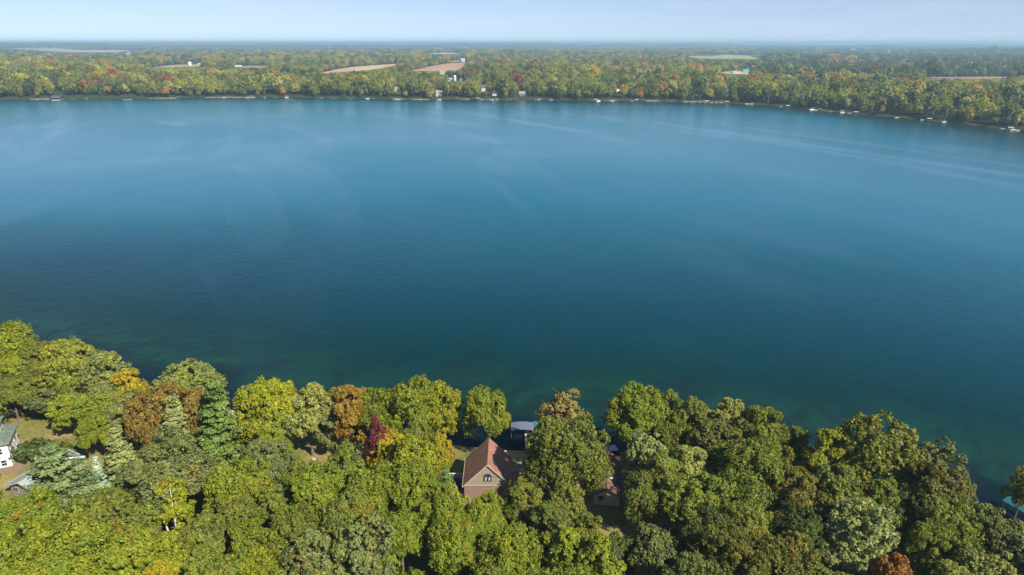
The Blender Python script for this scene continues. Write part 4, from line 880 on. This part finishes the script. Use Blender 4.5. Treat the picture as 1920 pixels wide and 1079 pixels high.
ITEMS = [(66, 'dock'), (73, 'motor'), (91, 'pontoon'), (145, 'dock'), (338, 'lift'), (422, 'pontoon'), (432, 'dock'), (466, 'motor'), (473, 'pontoon'), (497, 'motor'), (513, 'dock'), (539, 'pontoon'), (604, 'motor_w'), (630, 'dock'), (655, 'lift'), (661, 'dock'), (690, 'pontoon'), (697, 'dock'), (742, 'pontoon'), (748, 'motor'), (780, 'dock'), (789, 'motor'), (819, 'dock'), (824, 'pontoon'), (858, 'lift'), (868, 'dock'), (897, 'lift_w'), (903, 'motor'), (915, 'dock'), (925, 'pontoon'), (931, 'lift'), (960, 'dock'), (968, 'lift'), (1004, 'dock'), (1010, 'pontoon'), (1033, 'motor_w'), (1116, 'lift_w'), (1121, 'pontoon'), (1142, 'dock'), (1148, 'pontoon'), (1154, 'lift'), (1180, 'dock'), (1186, 'pontoon'), (1192, 'lift_w'), (1226, 'motor_w'), (1232, 'dock'), (1254, 'dock'), (1260, 'lift'), (1315, 'lift'), (1323, 'lift_w'), (1333, 'motor'), (1352, 'dock'), (1361, 'lift_w'), (1399, 'motor'), (1407, 'pontoon'), (1462, 'motor'), (1474, 'lift_w'), (1519, 'pontoon'), (1527, 'motor'), (1533, 'lift'), (1540, 'dock'), (1562, 'dock'), (1572, 'lift'), (1576, 'pontoon'), (1590, 'motor'), (1600, 'lift_w'), (1678, 'motor'), (1726, 'motor'), (1736, 'lift_w'), (1765, 'pontoon'), (1772, 'dock'), (1874, 'motor'), (1886, 'lift_w'), (1892, 'pontoon'), (1902, 'motor')]
rb = random.Random(9); FWHITE = surf('far_white_canvas', (.44, .44, .43), .6, .05); SHADE = [surf('sunshade_blue', (.10, .20, .38)), surf('sunshade_tan', (.5, .42, .3)), surf('sunshade_teal', (.05, .35, .38)), WHITE]
NM = {'dock': 'narrow dock', 'motor': 'small white motor boat', 'motor_w': 'bright white covered motor boat', 'pontoon': 'pontoon boat', 'lift': 'grey canopied boat lift', 'lift_w': 'white canopied boat lift'}
cnt = {}
for px, k in ITEMS: cnt[k] = cnt.get(k, 0) + 1
seen = {}
for px, k in ITEMS:
    seen[k] = seen.get(k, 0) + 1; lab = '%s along the far shore, %s of %d from the left' % (NM[k], ordinal(seen[k]), cnt[k])
    p, py = shore_point(px); sc = .85 if px < 1400 else .8; grp = NM[k] + 's along the far shore'
    if k == 'dock': dock(p + Vector((0, 1.5, 0)), 14, 1.5, math.radians(180 + rb.uniform(-50, 50)), lab, grp, surf('pale_dock', (.34, .33, .30), kind='plank'))
    elif k == 'motor': boat(p + Vector((0, -4, 0)), 6.5 * sc, rb.uniform(1.1, 2.0), lab, grp)
    elif k == 'motor_w': boat(p + Vector((0, -4, 0)), 7.5 * sc, rb.uniform(1.1, 2.0), lab, grp, FWHITE, FWHITE)
    elif k == 'pontoon': boat(p + Vector((0, -4.5, 0)), 7.8 * sc, rb.uniform(1.2, 1.9), lab, grp, FWHITE, rb.choice(SHADE), 'pontoon')
    else: lift(p + Vector((0, -6, 0)), 7.5 * sc, 3.8 * sc, rb.uniform(1.0, 2.1) if k == 'lift' else 1.5, lab, grp, FWHITE if k == 'lift_w' else BLUEROOF, 3.0)
    PROT.append((rectp(px, py - .5, 7, 4), p.y - 2))

# ------------------------------------------------------------------ far trees
FV = []
def far_variant(seed, R, H, hz, zc, nl, leaf, zmin=-.7, cone=False):
    t = MB().tube((0, 0, -1), (0, 0, H * .5), .35, .25, 5)
    if cone:
        rng_ = np.random.default_rng(seed); n = 260; u = rng_.uniform(.02, 1, n) ** .75; a = rng_.uniform(0, 6.283, n); rr = R * u * rng_.uniform(.8, 1.05, n)
        Cc = np.stack([np.cos(a) * rr, np.sin(a) * rr, H * (1 - u * .92) + rng_.uniform(-.3, .3, n)], 1); Nn = np.stack([np.cos(a), np.sin(a), np.full(n, .6)], 1) + rng_.normal(size=(n, 3)) * .3
        return leaves_mesh('far_tree', Cc, Nn, leaf * rng_.uniform(.7, 1.3, n), rng_.uniform(0, 1, n), rng_.uniform(0, .6, n), rng_, [LEAF, BARK], t)
    return crown_broad('far_tree', seed, R=R, H=H, hz=hz, zc=zc, nl=nl, lr=(.28, .45), nclump=5, crad=(.7, 1.1), nleaf=10, leaf=leaf * .72, zmin=zmin, mats=[LEAF, BARK], trunk=t, irregular=.15)
FV = [far_variant(200, 6.5, 19, .42, .56, 15, 1.25), far_variant(201, 6.0, 20, .44, .54, 14, 1.2), far_variant(202, 7.2, 18, .40, .56, 17, 1.3), far_variant(203, 5.0, 19, .46, .52, 12, 1.15), far_variant(204, 4.0, 16, .46, .52, 11, 1.05), far_variant(205, 3.6, 20, 0, 0, 0, 1.2, cone=True)]
FVR = [6.5, 6.0, 7.2, 5.0, 4.0, 3.6]; FVH = [19, 20, 18, 19, 16, 20]
FC = {'g1': (.092, .113, .024), 'g2': (.066, .090, .022), 'g3': (.125, .145, .032), 'dg': (.040, .062, .022), 'yg': (.155, .170, .025), 'pale': (.150, .165, .060), 'con': (.028, .052, .032), 'yel': (.27, .225, .025), 'yo': (.26, .18, .025), 'or': (.25, .125, .025), 'sal': (.19, .115, .05), 'red': (.23, .075, .035), 'pk': (.17, .065, .05), 'br': (.13, .09, .035), 'rb': (.12, .07, .04)}
SPOTS = [(43,118,9,'yel'),(52,122,5,'yo'),(87,123,8,'or'),(60,126,6,'or'),(170,116,7,'yel'),(190,120,7,'yo'),(135,135,5,'yo'),(128,143,5,'yel'),(98,132,5,'yel'),(72,141,5,'yel'),(210,140,6,'red'),(248,140,7,'red'),(198,133,6,'or'),(177,154,7,'pk'),(225,148,6,'or'),(158,160,5,'or'),(280,147,6,'red'),(313,153,7,'red'),(305,146,5,'or'),(280,108,12,'yel'),(300,112,9,'yel'),(173,180,5,'yel'),(152,181,5,'yo'),(133,181,5,'yo'),(288,175,6,'or'),(313,178,5,'yel'),(260,177,7,'yg'),(260,144,4,'yo'),(240,153,4,'yel'),
 (515,150,8,'or'),(528,153,5,'red'),(552,153,7,'yo'),(450,114,8,'yel'),(470,112,9,'yel'),(490,113,8,'yel'),(510,111,9,'yel'),(395,112,14,'yel'),(500,123,6,'or'),(415,167,5,'sal'),(430,170,5,'or'),(444,168,5,'yg'),(482,177,7,'yg'),(370,163,12,'yg'),(528,167,6,'yo'),(525,105,10,'yel'),(460,135,8,'br'),(505,142,6,'or'),(340,104,8,'sal'),(375,103,6,'sal'),(200,95,4,'rb'),
 (782,105,14,'yel'),(790,113,10,'yo'),(652,117,6,'yel'),(675,112,7,'yo'),(690,113,6,'br'),(735,113,7,'yo'),(610,122,8,'yel'),(632,150,6,'or'),(752,175,8,'yg'),(767,175,5,'bry'),(806,179,6,'yg'),(592,178,6,'yel'),(642,181,5,'yg'),(668,177,4,'yo'),(640,99,12,'yo'),(590,97,10,'yel'),(870,181,6,'bry'),(851,168,6,'red'),(862,163,8,'yg'),(892,166,13,'g3'),
 (895,118,9,'pk'),(886,140,6,'red'),(965,147,11,'red'),(958,156,6,'red'),(988,146,6,'or'),(1013,150,6,'rb'),(962,134,7,'or'),(965,138,5,'yel'),(1000,122,14,'sal'),(945,122,7,'red'),(845,117,10,'sal'),(870,122,8,'or'),(905,112,10,'sal'),(882,101,13,'yel'),(925,97,9,'yel'),(985,179,5,'yo'),(945,178,6,'yel'),(980,166,5,'yel'),(1068,176,4,'bry'),(1053,114,7,'yel'),(1108,132,5,'red'),(1094,132,5,'yel'),(1108,150,11,'yg'),(1090,108,8,'yel'),(845,130,8,'yo'),(870,142,7,'or'),(918,158,5,'yo'),(1010,164,8,'br'),(1132,100,8,'yo'),
 (1190,145,5,'red'),(1160,137,9,'or'),(1158,131,5,'yo'),(1275,150,10,'yo'),(1282,155,7,'yel'),(1270,168,7,'red'),(1243,165,7,'sal'),(1293,150,6,'yo'),(1303,128,13,'sal'),(1315,138,6,'yo'),(1200,168,5,'yel'),(1179,182,5,'yel'),(1325,155,6,'pk'),(1337,162,7,'yo'),(1343,183,5,'yo'),(1336,147,6,'or'),(1383,145,7,'red'),(1360,145,8,'pk'),(1395,158,8,'red'),(1243,150,6,'sal'),(1200,108,10,'yel'),(1277,117,5,'yel'),(1255,112,8,'or'),(1210,123,7,'sal'),(1292,152,5,'or'),
 (1408,131,7,'bry'),(1408,154,7,'red'),(1412,170,5,'or'),(1438,165,5,'yo'),(1436,150,6,'yo'),(1512,132,9,'or'),(1520,149,8,'sal'),(1593,167,6,'or'),(1583,162,6,'sal'),(1523,184,6,'yg'),(1560,192,7,'yel'),(1600,192,5,'red'),(1597,198,5,'yel'),(1652,205,6,'yel'),(1498,171,6,'rb'),(1490,161,5,'yel'),(1535,100,10,'sal'),(1565,112,14,'yo'),(1600,115,16,'yel'),(1640,113,10,'yg'),(1650,126,14,'rb'),(1690,126,12,'br'),(1706,124,5,'yo'),
 (1697,151,7,'yel'),(1705,148,6,'or'),(1757,157,14,'yel'),(1770,148,8,'or'),(1832,160,9,'yel'),(1766,172,8,'rb'),(1831,188,7,'red'),(1718,176,6,'yel'),(1808,217,8,'bryg'),(1876,231,6,'yel'),(1715,216,6,'yg'),(1740,211,6,'yg'),(1765,224,6,'bryg'),(1630,212,5,'yg'),(1890,178,9,'rb'),(1795,214,5,'or'),(1845,225,6,'yel'),(1850,205,7,'yo'),(1690,155,7,'or'),(1800,158,9,'rb'),(1848,152,8,'or'),(1575,205,5,'pk'),(1895,160,8,'br'),(1680,148,6,'rb')]
FC = {k: tuple(c * (1.8 if max(v) < .2 else 1.25) for c in v) for k, v in FC.items()}; FC['bry'] = (.45, .34, .02)
for k_ in ('red', 'pk', 'or', 'rb'): FC[k_] = tuple(c * .72 + .022 for c in FC[k_])
if 1: pass; FC['bryg'] = (.27, .26, .02)
# candidate positions on a jittered polar lattice
rg = np.random.default_rng(12)
XS, YS, SC = [], [], []
r = 560.0
while r < 12500:
    s = max(11.0, .0042 * r); n = int(r * math.radians(98) / s); a = -math.radians(49) + (np.arange(n) + rg.uniform(0, 1)) * s / r + rg.uniform(-.38, .38, n) * s / r
    rr = r + rg.uniform(-.45, .45, n) * s * (1 if r < 2200 else 1.6)
    XS.append(np.sin(a) * rr); YS.append(np.cos(a) * rr); SC.append(np.full(n, s / 11.2)); r += s * (1 if r < 2200 else 1.9)
X = np.concatenate(XS); Y = np.concatenate(YS); SCL = np.concatenate(SC)
Z, Dd = height(X, Y)
def vnoise(x, y, s, seed):
    q1 = np.sin(x / s + seed) * np.cos(y / s * 1.3 + seed * 2) + np.sin((x + y) / s * .7 + seed * 3) * .7 + np.sin((x * .6 - y) / s * 1.9 + seed * 5) * .5
    return q1 / 2.2
dist = np.hypot(X, Y)
ok = (Dd > 2.5)
ok &= ~((Dd < 9) & (rg.uniform(0, 1, len(X)) < .25))
farf = (dist > 3600) & (vnoise(X, Y, 520, 1.7) > .42)
ok &= ~farf
ok &= ~((dist < 1000) & (X < 300))
X, Y, Z, SCL, Dd, dist = [v[ok] for v in (X, Y, Z, SCL, Dd, dist)]
n = len(X)
szv = np.exp(rg.normal(size=n) * .17); SCL = SCL * szv
Hh = 20.0 * rg.uniform(.72, 1.15, n) * szv ** .6 * np.clip(SCL, .9, 1.35) 
Hh = np.where(Dd < 9, Hh * rg.uniform(.6, .95, n), Hh)
PXc, PYt, DEP = proj(X, Y, Z + Hh)
PYb = proj(X, Y, Z)[1]
Rw = 5.6 * SCL * 1.15 * FOC / DEP
drop = np.zeros(n, bool)
for ip_, (pl, dd) in enumerate(PROT):
    slack = .30 if ip_ < NF else 0
    xs = [p[0] for p in pl]; sel = np.where((PXc + Rw > min(xs)) & (PXc - Rw < max(xs)) & (PYt < max(p[1] for p in pl)) & (PYb > min(p[1] for p in pl)))[0]
    for i in sel:
        best = None
        for f in (-.7, 0, .7):
            yr = yrange(pl, PXc[i] + f * Rw[i])
            if yr: best = yr if best is None else (min(best[0], yr[0]), max(best[1], yr[1]))
        if best is None: continue
        best = (best[0], best[1] - slack * (best[1] - best[0]) * (.5 + .5 * math.sin(X[i] * .013) + .6 * rg.uniform()))
        if PYb[i] >= best[1] - .2 and DEP[i] < dd * 2.2:                               # stands in front: lower it
            if PYt[i] < best[1] - .3:
                full = PYb[i] - PYt[i]; k = (PYb[i] - best[1] + .3) / full
                if k < .22: drop[i] = True
                else: Hh[i] *= k; PYt[i] = PYb[i] - full * k
        elif PYb[i] < best[1] and PYb[i] > best[0]: drop[i] = True       # stands on the field or house
keepi = ~drop
X, Y, Z, SCL, Dd, dist, Hh, PXc, PYt, PYb, DEP = [v[keepi] for v in (X, Y, Z, SCL, Dd, dist, Hh, PXc, PYt, PYb, DEP)]
n = len(X)
# colour by the woods' own patches
PYm = proj(X, Y, Z + Hh * .6)[1]
names = np.empty(n, dtype=object); u = rg.uniform(0, 1, n); pn = vnoise(X, Y, 75, .3) + vnoise(X, Y, 190, 2.2) * .8 + rg.normal(size=n) * .35
for i in range(n):
    p = pn[i]; q_ = u[i]
    c = 'g1' if p < .1 else 'g2' if p < .5 else 'g3' if p < .8 else 'yg'
    if p < -.75: c = 'dg'
    if q_ < .05: c = 'yg'
    elif q_ < .07: c = 'yel'
    elif q_ < .078: c = 'yo'
    elif q_ < .088: c = 'sal'
    elif q_ < .10: c = 'br'
    elif q_ < .16: c = 'pale'
    elif q_ < .20: c = 'con'
    x_, y_ = PXc[i], PYm[i]
    if x_ > 1430 and y_ < 146: c = ('con' if q_ < .45 else 'dg' if q_ < .75 else c)
    elif y_ < 112 and q_ > .5 and not (850 < x_ < 1250): c = 'dg' if q_ < .8 else 'yg'
    names[i] = c
for sx_, sy_, sr_, sc_ in SPOTS:
    sel = np.where(((PXc - sx_) ** 2 + ((PYm - sy_) * 1.6) ** 2 < (sr_ * .92) ** 2))[0]
    for i in sel:
        if rg.uniform() < (.9 if sr_ < 8 else .68): names[i] = sc_
fac = rg.uniform(.82, 1.2, n)
tint = np.array([[*FC[c], 0.015] for c in names]); tint[:, :3] *= fac[:, None]
vid = rg.choice([0, 0, 1, 1, 2, 2, 3, 4], n); vid = np.where((names == 'con'), 5, vid)
vid = np.where(Dd < 14, rg.choice([1, 3, 4, 4, 0], n), vid); vid = np.where(names == 'con', 5, vid)
# the nearest (largest in the picture) stand as trees of their own
score = np.where((PXc > -10) & (PXc < 1930), dist + Dd * 9, 1e9)
ind = np.argsort(score)[:230]; isind = np.zeros(n, bool); isind[ind] = True
WORD = {'g1': 'mid green', 'g2': 'green', 'g3': 'light green', 'dg': 'dark green', 'yg': 'yellow green', 'pale': 'pale green', 'con': 'dark pointed evergreen', 'yel': 'yellow', 'yo': 'orange yellow', 'or': 'orange', 'sal': 'salmon brown', 'red': 'red', 'pk': 'crimson', 'br': 'brown', 'rb': 'reddish brown', 'bry': 'bright yellow', 'bryg': 'bright yellow green'}
fl = {}
for i in sorted(ind, key=lambda k: PXc[k]):
    seg = 'right far shore' if PXc[i] > 1440 else 'right middle far shore' if PXc[i] > 960 else 'left middle far shore' if PXc[i] > 480 else 'left far shore'
    fl.setdefault((names[i], seg, Dd[i] < 20), []).append(i)
VME = FV; first = {}
for (c, seg, edge), L in fl.items():
    for k, i in enumerate(L):
        v = int(vid[i]); o = bpy.data.objects.new('lakeshore_tree', VME[v]); COL.objects.link(o)
        o.location = (X[i], Y[i], Z[i]); s_ = Hh[i] / FVH[v]; o.scale = (s_ ** .35 * SCL[i] * 1.05, s_ ** .35 * SCL[i] * 1.05, s_); o.rotation_euler = (0, 0, rg.uniform(0, 6.28)); o.color = tuple(tint[i])
        wh_ = ('at the water, ' if edge else 'in the second row, ') + seg
        lab = '%s tree %s' % (WORD[c], wh_)
        if len(L) > 1: lab = '%s %s tree from the left %s' % (ordinal(k + 1), WORD[c], wh_)
        tag(o, lab, 'tree', 'trees along the far shore'); first.setdefault(v, o)
for v in range(6):
    if v not in first: first[v] = bpy.context.scene.objects.get('lakeshore_tree')
# all the others: one far wood
rest = ~isind
me = bpy.data.meshes.new('forest'); nn = int(rest.sum())
print('far trees', n, 'near', len(TREES))
me.vertices.add(nn); me.vertices.foreach_set('co', np.stack([X[rest], Y[rest], Z[rest]], 1).astype(np.float32).ravel())
a_ = me.attributes.new('tint', 'FLOAT_COLOR', 'POINT'); a_.data.foreach_set('color', tint[rest].astype(np.float32).ravel())
a_ = me.attributes.new('vid', 'INT', 'POINT'); a_.data.foreach_set('value', vid[rest].astype(np.int32))
hs_ = Hh / np.array(FVH)[vid]; xy = np.clip(hs_, .5, 2) ** .35 * SCL * 1.12
a_ = me.attributes.new('scl', 'FLOAT_VECTOR', 'POINT'); a_.data.foreach_set('vector', np.stack([xy, xy, hs_], 1)[rest].astype(np.float32).ravel())
a_ = me.attributes.new('rot', 'FLOAT_VECTOR', 'POINT'); a_.data.foreach_set('vector', np.stack([np.zeros(n), np.zeros(n), rg.uniform(0, 6.28, n)], 1)[rest].astype(np.float32).ravel())
fo = bpy.data.objects.new('forest', me); COL.objects.link(fo); tag(fo, 'mixed autumn forest stretching inland behind the far shore', 'forest', kind='stuff')
ng = bpy.data.node_groups.new('forest', 'GeometryNodeTree'); ng.interface.new_socket('Geometry', in_out='INPUT', socket_type='NodeSocketGeometry'); ng.interface.new_socket('Geometry', in_out='OUTPUT', socket_type='NodeSocketGeometry')
gi = ng.nodes.new('NodeGroupInput'); go = ng.nodes.new('NodeGroupOutput'); prev = gi.outputs[0]; join_out = ng.nodes.new('GeometryNodeJoinGeometry')
def named(nm, ty): k = ng.nodes.new('GeometryNodeInputNamedAttribute'); k.data_type = ty; k.inputs[0].default_value = nm; return k.outputs[0]
for v in range(6):
    oi = ng.nodes.new('GeometryNodeObjectInfo'); oi.transform_space = 'ORIGINAL'; oi.inputs['Object'].default_value = first[v]; oi.inputs['As Instance'].default_value = False
    rm = ng.nodes.new('GeometryNodeReplaceMaterial'); rm.inputs['Old'].default_value = LEAF; rm.inputs['New'].default_value = LEAF_I; ng.links.new(oi.outputs['Geometry'], rm.inputs[0])
    ip = ng.nodes.new('GeometryNodeInstanceOnPoints'); ng.links.new(gi.outputs[0], ip.inputs['Points']); ng.links.new(rm.outputs[0], ip.inputs['Instance'])
    cmp_ = ng.nodes.new('FunctionNodeCompare'); cmp_.data_type = 'INT'; cmp_.operation = 'EQUAL'
    ints = [s for s in cmp_.inputs if s.type == 'INT']; ng.links.new(named('vid', 'INT'), ints[0]); ints[1].default_value = v
    ng.links.new(cmp_.outputs[0], ip.inputs['Selection'])
    rt = ng.nodes.new('FunctionNodeEulerToRotation'); ng.links.new(named('rot', 'FLOAT_VECTOR'), rt.inputs[0]); ng.links.new(rt.outputs[0], ip.inputs['Rotation'])
    ng.links.new(named('scl', 'FLOAT_VECTOR'), ip.inputs['Scale']); ng.links.new(ip.outputs[0], join_out.inputs[0])
ng.links.new(join_out.outputs[0], go.inputs[0])
md = fo.modifiers.new('forest', 'NODES'); md.node_group = ng

# ------------------------------------------------------------------ haze
hm_, nt, b = new_mat('haze'); nt.nodes.remove(b); pv = N(nt, 'ShaderNodeVolumePrincipled'); pv.inputs['Density'].default_value = HAZE; pv.inputs['Color'].default_value = (.52, .80, 1.0, 1); pv.inputs['Anisotropy'].default_value = .2
nt.links.new(pv.outputs[0], nt.nodes['Material Output'].inputs['Volume'])
hz_ = MB().box((0, 0, 52), (46000, 46000, 122)).build('haze', hm_); tag(hz_, kind='stuff')
